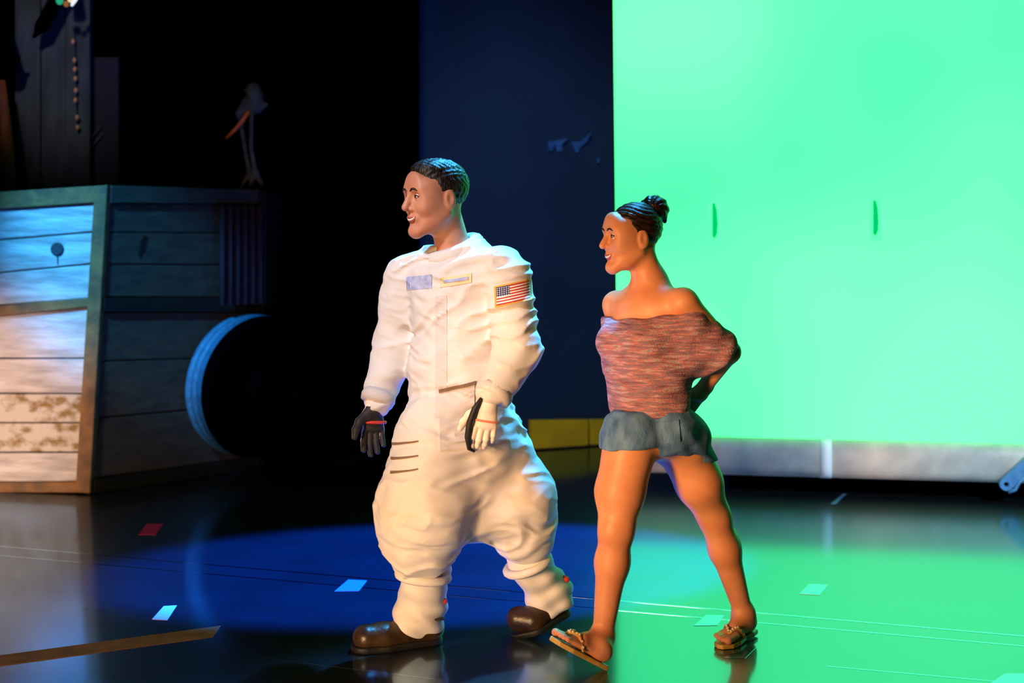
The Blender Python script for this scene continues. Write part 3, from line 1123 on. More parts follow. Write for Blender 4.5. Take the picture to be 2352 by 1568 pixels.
fstrip('floor_seam', (-120, 1244), (2480, 1472), 0.016, M_seam, 'upper thin seam line running across the whole stage floor', 'seam lines across the floor')
fstrip('floor_seam', (-120, 1265), (2480, 1495), 0.014, M_seam, 'lower thin seam line running across the floor just below another', 'seam lines across the floor')
fstrip('floor_seam', (1900, 1530), (2480, 1582), 0.010, M_seam, 'short thin seam line in the bottom right corner of the floor', 'seam lines across the floor')
fstrip('floor_seam', (600, 1508), (1000, 1560), 0.004, M_seam, 'faint thin seam line on the floor left of the white boots', 'seam lines across the floor')
ftape('tape_strip', [(-60, 1513), (507, 1437), (489, 1463), (-60, 1538)], M_clear_tape, 'long brown strip of tape slanting across the bottom left floor')
ftape('spike_mark', [(337, 1203), (375, 1203), (357, 1228), (318, 1228)], M_spike_pink, 'pink tape mark on the dark floor below the wagon', 'tape marks on the floor')
ftape('spike_mark', [(376, 1392), (406, 1390), (384, 1424), (349, 1422)], M_spike_white, 'white tape mark on the floor above the long brown strip', 'tape marks on the floor')
ftape('spike_mark', [(800, 1331), (843, 1333), (824, 1357), (768, 1358)], M_spike_blue, 'pale blue tape mark in the blue light pool beside the white suit', 'tape marks on the floor')
ftape('spike_mark', [(1858, 1341), (1902, 1343), (1882, 1367), (1836, 1364)], M_spike_tan, 'tan tape mark on the green floor right of the rear sandal', 'tape marks on the floor')
ftape('spike_mark', [(1622, 1412), (1664, 1413), (1648, 1436), (1594, 1437)], M_spike_tan, 'tan tape mark on the green floor just left of the rear sandal', 'tape marks on the floor')
ftape('spike_mark', [(1690, 1492), (1735, 1488), (1711, 1512), (1662, 1512)], M_spike_tan, 'tan tape mark under the rear sandal', 'tape marks on the floor')
ftape('spike_mark', [(2308, 1547), (2380, 1547), (2360, 1574), (2268, 1574)], M_spike_tan, 'tan tape mark in the bottom right corner of the floor', 'tape marks on the floor')
ftape('spike_mark', [(1936, 1134), (1944, 1134), (1920, 1157), (1908, 1157)], M_spike_blue, 'thin pale strip painted as a glint on the floor below the taped tube', 'tape marks on the floor')  # small floor glint laid as a pale strip
#PEOPLE
# ================================================================== people
UP = np.array([0, 0, 1.0])


def head_frame(f):
    f = unit(f)
    r = unit(np.cross(f, UP))
    u = np.cross(r, f)
    return r, f, u


def add_head(S, c, f, s=1.0, fem=False):
    """Skull, jaw, brow, nose, cheeks, lips, chin and ears about the head centre c, facing f."""
    r, f, u = head_frame(f)
    c = np.asarray(c, float)
    Rm = np.array([r, f, u])

    def p(x, y, z):
        return c + s * (x * r + y * f + z * u)

    def e(x, y, z, a, b, d, k=0.02, mode='u'):
        S.ell(p(x, y, z), (a * s, b * s, d * s), Rm, k * s, mode)

    def cp(a, b_, ra, rb, k=0.012, mode='u'):
        S.cap(p(*a), p(*b_), ra * s, rb * s, k * s, mode)
    jw = 0.052 if fem else 0.058
    e(0, -0.014, 0.038, 0.074, 0.094, 0.084)
    e(0, 0.030, -0.020, 0.061, 0.064, 0.082, 0.03)
    e(0, 0.030, -0.062, jw, 0.052, 0.044, 0.03)
    for q in (-1, 1):
        cp((q * jw, -0.005, -0.045), (q * 0.018, 0.078, -0.100), 0.015, 0.016, 0.03)
        e(q * 0.038, 0.066, -0.022, 0.024, 0.022, 0.022, 0.02)
        e(q * 0.050, 0.036, -0.012, 0.022, 0.045, 0.030, 0.03)               # cheekbone back to the ear
        e(q * 0.052, 0.052, 0.030, 0.018, 0.030, 0.032, 0.03)                # temple
        e(q * 0.034, 0.078, 0.034, 0.024, 0.014, 0.010, 0.018)                # brow
    e(0, 0.076, 0.060, 0.045, 0.020, 0.035, 0.03)                                # forehead
    cp((0, 0.080, -0.102), (0, 0.084, -0.100), 0.017, 0.016, 0.02)                   # chin
    cp((0, 0.090, 0.024), (0, 0.113, -0.020), 0.009, 0.0125, 0.014)                 # nose
    for q in (-1, 1):
        cp((q * 0.012, 0.096, -0.026), (q * 0.014, 0.092, -0.027), 0.009, 0.008, 0.006)
        S.ell(p(q * 0.031, 0.102, 0.012), (0.019 * s, 0.020 * s, 0.013 * s), Rm, 0.012 * s, 's')       # sockets
        S.ell(p(q * 0.075, -0.012, -0.002), (0.010 * s, 0.020 * s, 0.033 * s), Rm, 0.008 * s)
        S.ell(p(q * 0.086, -0.008, 0.002), (0.006 * s, 0.010 * s, 0.018 * s), Rm, 0.005 * s, 's')
    cp((-0.024, 0.084, -0.054), (0.024, 0.084, -0.054), 0.010, 0.010, 0.012)
    cp((0, 0.092, -0.052), (0, 0.092, -0.052), 0.010, 0.010, 0.012)
    return p, Rm


def face_details(S, p, Rm, s, body, lipm, browm):
    r, f, u = Rm

    def on(pts, out=0.0):
        res = []
        for x, z in pts:
            q = p(x, 0.16, z)
            t = 0.0
            for _ in range(60):
                t += 0.7 * float(S.eval(*[np.array([c]) for c in (q - f * t)])[0])
                t = min(t, 0.14 * s)
            res.append(q - f * t + f * out * s)
        return res
    for q in (-1, 1):
        c = p(q * 0.031, 0.0795, 0.012)
        ey = obj('eye', *ball_geo(c, 0.0118 * s, 16, 12), M_eye, body, smooth=True)
        obj('iris', *ball_geo(c + f * 0.0082 * s + r * 0.0, 0.0058 * s, 12, 8), M_iris, ey, smooth=True)
        lid = []
        for a_ in np.linspace(-1.15, 1.15, 9):
            lid.append(c + 0.0128 * s * (math.sin(a_) * r + math.cos(a_) * (0.86 * f + 0.42 * u * math.cos(a_ * 1.1))))
        tube('eyelid', lid, 0.0022 * s, M_iris, body, 8)
        lid2 = [c + 0.0125 * s * (math.sin(a_) * r + math.cos(a_) * (0.90 * f - 0.40 * u * math.cos(a_ * 1.1))) for a_ in np.linspace(-1.1, 1.1, 9)]
        tube('eyelid', lid2, 0.0018 * s, lipm, body, 8)
        tube('eyebrow', on([(q * 0.013, 0.032), (q * 0.024, 0.038), (q * 0.036, 0.039), (q * 0.045, 0.036), (q * 0.052, 0.031)], 0.0005),
             [0.0024 * s, 0.0036 * s, 0.0036 * s, 0.003 * s, 0.0014 * s], browm, body, 8)
    xs_ = (-0.031, -0.022, -0.011, 0.0, 0.011, 0.022, 0.031)
    up_ = on([(x, -0.0515 - 0.0035 * (1 - (abs(x) / 0.031) ** 2)) for x in xs_], 0.0)
    lw_ = on([(x, -0.0515 - 0.0170 * (1 - (abs(x) / 0.031) ** 2)) for x in xs_], 0.0)
    te_ = on([(x * 0.85, -0.0525 - 0.0085 * (1 - (abs(x) / 0.031) ** 2)) for x in xs_], 0.0008)
    tube('upper_lip', up_, [v * s for v in (0.0012, 0.0026, 0.0036, 0.0036, 0.0036, 0.0026, 0.0012)], lipm, body, 8)
    tube('lower_lip', lw_, [v * s for v in (0.0012, 0.003, 0.0042, 0.0046, 0.0042, 0.003, 0.0012)], lipm, body, 8)
    tube('teeth', te_, [v * s for v in (0.0014, 0.003, 0.0036, 0.004, 0.0036, 0.003, 0.0014)], M_teeth, body, 8)


def add_hand(S, o, z, n, x, s=1.0, curl=(0.35, 0.45, 0.35), fat=1.0, spread=0.06):
    """Palm and five fingers from the wrist o: z along the fingers, n the back of the hand, x the thumb side."""
    z = unit(z)
    n = unit(np.asarray(n) - z * np.dot(n, z))
    xx = np.cross(n, z)
    if np.dot(xx, x) < 0:
        xx = -xx
    x = xx
    o = np.asarray(o, float)

    def p(a, b_, c):
        return o + s * (a * x + b_ * n + c * z)
    S.cap(p(0, 0, -0.04), p(0, 0, 0.005), 0.026 * s * fat, 0.026 * s * fat, 0.02)
    S.ecap(p(0, 0, 0.0), p(0, 0.002, 0.075), (0.030 * s, 0.018 * s * fat), (0.041 * s, 0.0145 * s * fat), x, 0.014)
    S.ell(p(0.024, -0.008, 0.03), (0.018 * s, 0.018 * s, 0.026 * s), np.array([x, n, z]), 0.012)
    for i, (bx, ln, bz) in enumerate(((0.031, 0.072, 0.086), (0.0105, 0.082, 0.091), (-0.0105, 0.076, 0.087), (-0.031, 0.060, 0.078))):
        a = p(bx, 0.002, bz)
        ang = 0.0
        r0 = 0.0098 * fat if i < 3 else 0.0085 * fat
        sp = (1.5 - i) * spread
        for j, fr in enumerate((0.46, 0.30, 0.24)):
            ang += curl[j]
            dr = math.cos(ang) * z - math.sin(ang) * n + sp * x
            b_ = a + unit(dr) * ln * fr * s
            S.cap(a, b_, (r0 - 0.0009 * j) * s, (r0 - 0.0009 * (j + 1)) * s, 0.004)
            a = b_
    a = p(0.026, -0.006, 0.022)
    for (dx, dn, dz, ln, ra, rb) in ((0.72, -0.25, 0.68, 0.042, 0.0145, 0.0125), (0.45, -0.35, 0.85, 0.034, 0.012, 0.011), (0.22, -0.4, 0.92, 0.028, 0.011, 0.0085)):
        b_ = a + unit(dx * x + dn * n + dz * z) * ln * s
        S.cap(a, b_, ra * s * fat, rb * s * fat, 0.008)
        a = b_
    return p, x, n, z


# ------------------------------------------------------------------ the man in the white suit
DM = 5.18


def m_(px, py, dy=0.0):
    return W(px, py, DM + dy)


man = empty('person', (float(m_(1040, 1000)[0]), DM + 0.05, 0))
tag(man, 'person striding left in a baggy white spacesuit with a flag patch and brown boots', 'person')
LT = np.array([0.82, -0.57, 0.0])          # towards the man's left side

mb = Solid()
hc, hf = m_(1002, 458, -0.03), np.array([-0.86, -0.50, -0.06])
HP, HR = add_head(mb, hc, hf, 1.10)
mb.cap(HP(0, -0.03, -0.05), m_(1045, 590, 0.01), 0.056, 0.066, 0.03)
mb.cap(m_(990, 615, 0.06), m_(1100, 605, -0.06), 0.06, 0.06, 0.04)
mb.ecap(m_(1045, 640, 0.0), m_(1050, 760, 0.0), (0.14, 0.09), (0.13, 0.09), LT, 0.04)
lo, hi = hc - 0.17, hc + 0.17
lo2, hi2 = mb.bounds(0.02)
g1 = mb.mesh(0.0028, [hc[0] - .15, hc[1] - .15, hc[2] - .16], [hc[0] + .15, hc[1] + .15, hc[2] + .16])
g2 = mb.mesh(0.008, lo2, [hi2[0], hi2[1], hc[2] - .14])
body_m = obj_solid('body', [g1, g2], M_skin_man, man)
face_details(mb, HP, HR, 1.10, body_m, M_lip_man, M_hair_black)
# short dark hair: a cap over the skull cut along the hairline
r_, f_, u_ = HR
hs = Solid()
hs.ell(HP(0, -0.017, 0.044), (0.0795 * 1.1, 0.099 * 1.1, 0.088 * 1.1), HR, 0.01)
hs.ell(HP(0, 0.03, 0.098), (0.058 * 1.1, 0.05 * 1.1, 0.030 * 1.1), HR, 0.03)
hs.disp.append(lambda x, y, z: 0.0022 * np.sin(x * 190 + 3 * np.sin(z * 90)) * np.sin(y * 170 + z * 120))
hs.plane(HP(0, 0.066, 0.064), 0.86 * f_ - 0.50 * u_, 0.012)
hs.plane(HP(0, 0.02, -0.030), -0.96 * u_ + 0.28 * f_, 0.012)
obj_solid('hair', [hs.mesh(0.0035)], M_hair_black, man)

su = Solid()
su.ecap(m_(1040, 650, 0.0), m_(1048, 860, 0.0), (0.175, 0.115), (0.175, 0.135), LT, 0.06)
su.ecap(m_(1048, 860, 0.0), m_(1055, 1010, 0.0), (0.175, 0.135), (0.19, 0.15), LT, 0.06)
su.cap(m_(945, 628, 0.10), m_(1140, 612, -0.10), 0.068, 0.070, 0.06)
su.cap(m_(1000, 605, 0.05), m_(1096, 592, -0.03), 0.056, 0.058, 0.06)
# his right arm
su.cap(m_(930, 645, 0.12), m_(908, 800, 0.15), 0.080, 0.074, 0.03)
su.cap(m_(908, 800, 0.15), m_(868, 918, 0.06), 0.074, 0.056, 0.04)
# his left arm
su.cap(m_(1165, 628, -0.12), m_(1188, 800, -0.17), 0.084, 0.082, 0.03)
su.cap(m_(1188, 800, -0.17), m_(1136, 900, -0.26), 0.080, 0.060, 0.04)
# trouser legs, gathered below the knee
su.cap(m_(1008, 1000, -0.06), m_(972, 1170, -0.09), 0.150, 0.158, 0.06)
su.cap(m_(972, 1170, -0.09), m_(964, 1240, -0.08), 0.158, 0.138, 0.06)
su.cap(m_(1110, 1000, 0.06), m_(1176, 1150, 0.09), 0.150, 0.148, 0.06)
su.cap(m_(1176, 1150, 0.09), m_(1206, 1226, 0.12), 0.148, 0.118, 0.06)
su.cap(m_(1072, 1080, 0.0), m_(1080, 1175, 0.02), 0.13, 0.105, 0.08)


def suit_folds(x, y, z):
    w1 = vnoise(x * 7 + 3, y * 7 + 9, z * 7) - 0.5
    w2 = vnoise(x * 6 + 23, y * 6 + 2, z * 6 + 11) - 0.5
    s = x * 0.9 - y * 0.4                                    # across the body
    # drag folds: ridges running mostly sideways, drooping to one side
    n1 = vnoise(s * 5.5 + 1.2 * w1, y * 5, z * 20 - s * 7 + 2.4 * w2)
    n2 = vnoise(s * 11 + 1.5 * w2 + 40, y * 9, z * 34 + s * 11 + 2.2 * w1)
    n3 = vnoise(s * 20 + 9, y * 16 + 4, z * 10 + 3 * w1)
    r1 = 1 - np.abs(2 * n1 - 1)
    r2 = 1 - np.abs(2 * n2 - 1)
    return 0.016 * (0.62 - r1) + 0.008 * (0.6 - r2) + 0.006 * (n3 - 0.5)


su.disp.append(suit_folds)
suit = obj_solid('spacesuit', [su.mesh(0.006)], M_suit, man)

# collar ring
cc = m_(1044, 572, 0.005)
ring = []
for k in range(28):
    q = 2 * math.pi * k / 28
    ring.append(cc + 0.082 * math.cos(q) * LT + 0.074 * math.sin(q) * np.array([-0.57, -0.82, 0]) + UP * (0.016 * math.cos(q) - 0.030 * math.sin(q)))
tube('collar', ring, 0.027, M_suit, suit, 10, closed=True)
# flag patch on the sleeve, seen from in front
patch('flag_patch', su, [m_(1134, 660, -.3), m_(1222, 642, -.3), m_(1224, 690, -.3), m_(1136, 709, -.3)], 0.3, M_flag, suit, 14, 8, uv=True)
# chest patches, closure, pouch flaps and leg straps
patch('chest_patch', su, [m_(922, 640, -.2), m_(988, 632, -.2), m_(988, 664, -.2), m_(922, 672, -.2)], 0.3, M_patch_blue, suit, 8, 4)
patch('name_patch', su, [m_(1008, 640, -.2), m_(1082, 628, -.2), m_(1082, 650, -.2), m_(1008, 662, -.2)], 0.3, M_patch_gold, suit, 8, 3)
patch('name_strip', su, [m_(1016, 645, -.2), m_(1074, 636, -.2), m_(1074, 643, -.2), m_(1016, 652, -.2)], 0.3, M_patch_blue, suit, 8, 2, proud=0.006)
patch('closure_flap', su, [m_(996, 682, -.2), m_(1024, 680, -.2), m_(1026, 960, -.2), m_(998, 962, -.2)], 0.3, M_suit_shade, suit, 6, 40, proud=0.0015, thick=0.03)
patch('pocket', su, [m_(1004, 912, -.3), m_(1088, 892, -.3), m_(1086, 1038, -.3), m_(1008, 1042, -.3)], 0.3, M_suit_shade, suit, 16, 24, proud=0.006, thick=0.03)
patch('pocket_flap', su, [m_(1002, 906, -.3), m_(1090, 884, -.3), m_(1089, 892, -.3), m_(1003, 914, -.3)], 0.3, M_strap_tan, suit, 10, 2, proud=0.011, thick=0.014)
for i, (ya, yb) in enumerate(((1041, 1026), (1072, 1058), (1103, 1088))):
    patch('strap', su, [m_(888, ya - 6, -.3), m_(956, yb - 5, -.3), m_(956, yb - 2, -.3), m_(888, ya + 0, -.3)], 0.3, M_strap_tan, suit, 10, 2, proud=0.005)
# cuffs where the sleeves end
for (a, b_, rr) in ((m_(1142, 890, -0.25), m_(1128, 914, -0.265), 0.064), (m_(874, 900, 0.07), m_(864, 926, 0.055), 0.060)):
    v, f = tube_geo([a, a * .5 + b_ * .5, b_], [rr * 0.98, rr * 1.08, rr], 18)
    obj('cuff', v, f, M_suit_shade, suit, smooth=True)
# bands that gather the trouser legs
for (c, ax_, rr) in ((m_(972, 1322, -0.05), (0.1, 0, 1), 0.088), (m_(1212, 1296, 0.15), (-0.35, -0.15, 1), 0.082)):
    ax_ = unit(ax_)
    a = unit(np.cross(ax_, [0, 1, 0]))
    b_ = np.cross(ax_, a)
    tube('leg_band', [np.asarray(c) + rr * (math.cos(2 * math.pi * k / 24) * a + math.sin(2 * math.pi * k / 24) * b_) for k in range(24)], 0.016, M_suit, suit, 8, closed=True)


# gloves: pale backs, black palms, red marks
def glove(o, z, n, x, s, curl, name_label):
    S = Solid()
    p, x, n, z = add_hand(S, o, z, n, x, s, curl, 1.18)
    lo_, hi_ = S.bounds(0.01)
    g = obj_solid('glove', [S.mesh(0.0028, lo_, hi_)], M_glove, man)
    g['label'] = name_label
    P2 = Solid()
    add_hand(P2, o - n * 0.0022, z, n, x, s, curl, 1.20)
    P2.plane(p(0, -0.006, 0), n, 0.002)
    P2.plane(p(0, 0, -0.005), -z, 0.002)
    obj_solid('palm', [P2.mesh(0.003)], M_glove_palm, g)
    return g, S, p, x, n, z


gl, gS, gp, gx, gn, gz = glove(m_(1122, 925, -0.27), (-0.16, -0.02, -1), (0.15, -1, 0.0), (-1, 0, 0), 1.02, (0.22, 0.35, 0.30), 'white glove with a pale red band')
q0 = gp(0.0, 0.0, 0.060)
tube('red_band', [q0 + 0.0445 * math.cos(2 * math.pi * k / 20) * gx + 0.0205 * math.sin(2 * math.pi * k / 20) * gn for k in range(20)], 0.004, M_red_pale, gl, 8, closed=True)
gl2, gS2, gp2, gx2, gn2, gz2 = glove(m_(860, 935, 0.045), (-0.05, -0.05, -1), (-0.35, 0.94, 0), (-0.94, -0.35, 0), 1.02, (0.18, 0.28, 0.22), 'black-palmed glove with a red band')
q0 = gp2(0.0, 0.0, 0.052)
tube('red_band', [q0 + 0.0445 * math.cos(2 * math.pi * k / 20) * gx2 + 0.0225 * math.sin(2 * math.pi * k / 20) * gn2 for k in range(20)], 0.006, M_red, gl2, 8, closed=True)
# black wrist loop hanging in front of the near glove
tube('wrist_loop', [m_(1106, 914, -0.30), m_(1090, 938, -0.30), m_(1079, 970, -0.295), m_(1074, 1004, -0.285), m_(1078, 1030, -0.275), m_(1090, 1036, -0.265)],
     [0.006, 0.010, 0.012, 0.011, 0.008, 0.005], M_glove_palm, gl, 10)


# boots: brown shoe under a white spat and shaft
def boot(heel, ball, toe, ankle, top, rt, up):
    f = unit(ball - heel)
    up = unit(np.asarray(up) - f * np.dot(up, f))
    s = np.cross(f, up)
    root = empty('boot', (0, 0, 0))
    root.parent = man
    root.location = Vector(heel) - man.location
    sh = Solid()
    sh.ecap(heel + up * 0.050 + f * 0.035, ball + up * 0.045, (0.046, 0.048), (0.058, 0.044), s, 0.03)
    sh.ecap(ball + up * 0.045, toe + up * 0.047 - f * 0.045, (0.058, 0.044), (0.054, 0.046), s, 0.03)
    sh.cap(heel + up * 0.07 + f * 0.035, ankle, 0.05, 0.055, 0.04)
    sh.plane(heel + up * 0.020, -up, 0.004)
    obj_solid('shoe', [sh.mesh(0.0045)], M_boot_brown, root)
    so = Solid()
    so.ecap(heel + up * 0.012 + f * 0.035, ball + up * 0.012, (0.050, 0.05), (0.062, 0.05), s, 0.02)
    so.ecap(ball + up * 0.012, toe + up * 0.014 - f * 0.042, (0.062, 0.05), (0.056, 0.05), s, 0.02)
    so.plane(heel + up * 0.024, up, 0.003)
    so.plane(heel + up * 0.0, -up, 0.003)
    obj_solid('sole', [so.mesh(0.005)], M_boot_black, root)
    wv = Solid()
    mid = heel * 0.42 + ball * 0.58
    wv.cap(top, ankle, rt, 0.078, 0.05)
    wv.cap(ankle, heel + up * 0.075 + f * 0.045, 0.078, 0.060, 0.05)
    wv.cap(ankle + f * 0.01, mid + up * 0.075, 0.074, 0.050, 0.05)
    wv.plane(heel + up * 0.040, -up - 0.10 * f, 0.006)
    wv.disp.append(lambda x, y, z: 0.004 * np.sin(z * 85 + 3 * np.sin(x * 20) + y * 15) + 0.003 * np.sin(x * 60 + z * 40))
    sp_ = obj_solid('spat', [wv.mesh(0.005)], M_suit, root)
    # strap over the instep, and a red tag at the back of the ankle
    ac = ankle * 0.6 + (heel + up * 0.075 + f * 0.045) * 0.4
    tube('strap', [ac + 0.082 * (math.cos(a_) * f + math.sin(a_) * s) + up * (0.012 * math.cos(a_)) for a_ in np.linspace(-2.4, 2.4, 22)], 0.006, M_strap_dark, sp_, 8)
    tg = ankle * 0.75 + top * 0.25
    v_, f2 = ball_geo(tg - f * 0.050 - s * 0.058 * (1 if (s @ np.array([0, 1, 0])) > 0 else -1), 0.020, 12, 8, (1.2, 0.7, 0.8))
    obj('red_tag', v_, f2, M_red, sp_, smooth=True)
    return root


f1 = fl(1006, 1474)
t1 = fl(812, 1497)
boot(f1, f1 * 0.36 + t1 * 0.64, t1, m_(968, 1395, 0.06), m_(978, 1312, -0.02), 0.088, UP)
t2 = fl(1180, 1462)
ball2 = t2 + np.array([0.085, 0.02, 0.012])
heel2 = W(1300, 1412, DM + 0.27)
boot(heel2, ball2, t2 + np.array([0.0, 0, 0.004]), W(1262, 1362, DM + 0.25), m_(1214, 1286, 0.16), 0.082, (-0.35, 0, 1))

# ------------------------------------------------------------------ the woman in the knit top
DW = 5.08


def w_(px, py, dy=0.0):
    return W(px, py, DW + dy)


wom = empty('person', (float(w_(1500, 1000)[0]), DW + 0.03, 0))
tag(wom, 'person with dark hair bun walking in a reddish off-shoulder knit top and denim shorts', 'person')
LW = np.array([0.77, -0.64, 0.0])
FW = np.array([-0.64, -0.77, 0.0])
wb = Solid()
whc, whf = w_(1452, 548, -0.02), np.array([-0.95, -0.30, -0.04])
HS = 0.99
WP, WR = add_head(wb, whc, whf, HS, True)
wb.cap(WP(0, -0.032, -0.045), w_(1496, 668, 0.01), 0.047, 0.056, 0.03)
wb.cap(w_(1418, 700, 0.10), w_(1566, 694, -0.09), 0.048, 0.050, 0.04)
wb.cap(w_(1496, 655, 0.01), w_(1496, 690, 0.01), 0.058, 0.075, 0.05)
wb.ecap(w_(1488, 715), w_(1482, 850), (0.140, 0.092), (0.118, 0.084), LW, 0.04)
for q in (-1, 1):
    c = w_(1478, 775) + LW * 0.062 * q + FW * 0.075
    wb.ell(c, (0.055, 0.055, 0.055), k=0.04)
wb.ecap(w_(1482, 850), w_(1500, 985), (0.118, 0.084), (0.160, 0.112), LW, 0.05)
for q in (-1, 1):
    wb.ell(w_(1520, 1010) + LW * 0.06 * q - FW * 0.07, (0.075, 0.075, 0.085), k=0.05)
# legs
KN1, AN1 = w_(1416, 1215, -0.12), w_(1384, 1462, -0.10)
wb.cap(w_(1452, 1000, -0.07), w_(1424, 1130, -0.10), 0.098, 0.083, 0.04)
wb.cap(w_(1424, 1130, -0.10), KN1, 0.083, 0.060, 0.03)
wb.cap(KN1, w_(1406, 1290, -0.10), 0.057, 0.057, 0.03)
wb.cap(w_(1406, 1290, -0.10), AN1, 0.056, 0.034, 0.03)
wb.ell(w_(1412, 1285, -0.075), (0.042, 0.048, 0.085), k=0.03)
wb.ell(KN1 + np.array([-0.018, -0.03, 0.0]), (0.036, 0.034, 0.045), k=0.02)
KN2, AN2 = w_(1640, 1185, 0.14), w_(1708, 1408, 0.23)
wb.cap(w_(1558, 1005, 0.06), w_(1606, 1110, 0.09), 0.096, 0.082, 0.04)
wb.cap(w_(1606, 1110, 0.09), KN2, 0.082, 0.058, 0.03)
wb.cap(KN2, w_(1664, 1262, 0.17), 0.055, 0.055, 0.03)
wb.cap(w_(1664, 1262, 0.17), AN2, 0.054, 0.033, 0.03)
wb.ell(w_(1672, 1255, 0.20), (0.040, 0.045, 0.080), k=0.03)


# feet
def add_foot(S, heel, toe, ankle, up, side):
    f = unit(toe - heel)
    up = unit(np.asarray(up) - f * np.dot(up, f))
    s = np.cross(f, up) * side                    # towards the big toe
    L = np.linalg.norm(toe - heel)
    S.cap(heel + f * 0.028 + up * 0.028, heel + f * 0.05 + up * 0.030, 0.028, 0.028, 0.02)
    S.cap(ankle, heel + f * 0.045 + up * 0.045, 0.034, 0.033, 0.03)
    S.cap(ankle + up * -0.005, heel + f * L * 0.55 + up * 0.034, 0.033, 0.026, 0.03)
    S.ecap(heel + f * 0.05 + up * 0.022, heel + f * L * 0.70 + up * 0.018, (0.028, 0.020), (0.041, 0.016), s, 0.02)
    for i, (o, ln, r) in enumerate(((0.028, 1.0, 0.0125), (0.010, 1.0, 0.0092), (-0.006, 0.965, 0.0088), (-0.020, 0.925, 0.0082), (-0.033, 0.875, 0.0078))):
        a = heel + f * L * (0.70 - 0.02 * i) + s * o + up * 0.019
        b_ = heel + f * (L * ln - r) + s * o * 1.08 + up * (0.016 if i else 0.014)
        S.cap(a, b_, r * 1.05, r, 0.005)
        S.cap(b_, b_ + f * 0.001, r * 1.1, r * 1.05, 0.004)
    return f, up, s, L


H1 = fl(1392, 1524, 0.022)
H1[2] = 0.020
T1 = W(1272, 1462, H1[1] - 0.06)
fa, ua, sa_, La = add_foot(wb, H1, T1, AN1, (0, 0, 1), 1 if np.cross(unit(T1 - H1), UP)[1] > 0 else -1)
H2 = W(1728, 1452, 5.36)
H2[2] = 0.024
T2 = fl(1652, 1490)
T2[2] = 0.018
fb, ub, sb_, Lb = add_foot(wb, H2, T2, AN2, (0, 0, 1), 1 if np.cross(unit(T2 - H2), UP)[0] > 0 else -1)
# arms: near arm bent back to the hip, far arm hanging behind
wb.cap(w_(1574, 696, -0.10), w_(1676, 808, -0.02), 0.044, 0.037, 0.03)
WRn = w_(1608, 902, 0.11)
wb.cap(w_(1676, 808, -0.02), WRn, 0.036, 0.025, 0.02)
add_hand(wb, WRn, unit(w_(1560, 950, 0.16) - WRn), (0.3, 0.9, 0.2), (0, 0, 1), 0.88, (0.3, 0.4, 0.3))
wb.cap(w_(1414, 700, 0.11), w_(1428, 850, 0.20), 0.042, 0.036, 0.03)
WRf = w_(1452, 975, 0.22)
wb.cap(w_(1428, 850, 0.20), WRf, 0.035, 0.025, 0.02)
add_hand(wb, WRf, (-0.05, -0.05, -1), (0, 1, 0), (-1, 0, 0), 0.88, (0.3, 0.4, 0.3))
lo, hi = wb.bounds(0.015)
zA, zH = 0.16, whc[2] - 0.135
geos = [wb.mesh(0.0026, [whc[0] - .14, whc[1] - .14, zH - 0.006], [whc[0] + .14, whc[1] + .14, whc[2] + .15]),
        wb.mesh(0.0075, [lo[0], lo[1], zA - 0.008], [hi[0], hi[1], zH])]
for c in ((H1 + T1) / 2, (H2 + T2) / 2):
    geos.append(wb.mesh(0.0028, [c[0] - .17, c[1] - .2, -0.005], [c[0] + .17, c[1] + .2, zA]))
for c in (WRn, WRf):
    geos.append(wb.mesh(0.003, c - [0.11, 0.10, 0.19], c + [0.09, 0.12, 0.03]))
body_w = obj_solid('body', geos, M_skin_woman, wom)
face_details(wb, WP, WR, HS, body_w, M_lip_woman, M_hair_brown)

# hair drawn back into a high bun
r_, f_, u_ = WR
hs = Solid()
hs.ell(WP(0, -0.017, 0.042), (0.0785 * HS, 0.0985 * HS, 0.0885 * HS), WR, 0.01)
hs.disp.append(lambda x, y, z: 0.0012 * np.sin(z * 320 + y * 160 + 6 * np.sin(x * 30)))
hs.plane(WP(0, 0.086, 0.055), 0.80 * f_ - 0.60 * u_, 0.01)
hs.plane(WP(0, -0.04, -0.045), -0.90 * u_ + 0.44 * f_, 0.012)
hair = obj_solid('hair', [hs.mesh(0.0032)], M_hair_brown, wom)
bc = w_(1502, 480, 0.02)
bn = Solid()
bn.ell(bc, (0.053, 0.050, 0.050), k=0.02)
bn.cap(bc + [-0.01, 0, -0.035], bc + [-0.025, 0, -0.06], 0.026, 0.030, 0.02)
bn.cap(bc + [0.030, 0.0, -0.012], bc + [0.038, 0, -0.042], 0.020, 0.008, 0.012)
bn.disp.append(lambda x, y, z: 0.0018 * np.sin(80 * np.arctan2(z - bc[2], x - bc[0]) * 0.12 + 210 * np.hypot(x - bc[0], z - bc[2])))
obj_solid('bun', [bn.mesh(0.0032)], M_hair_brown, hair)
v, f = tube_geo([bc + [-0.015, 0, -0.04] + 0.030 * (math.cos(q) * np.array([0.9, 0, -0.4]) + math.sin(q) * np.array([0, 1, 0])) for q in np.linspace(0, 2 * math.pi, 20, endpoint=False)], 0.005, 8, True)
obj('hair_tie', v, f, M_boot_black, hair, smooth=True)

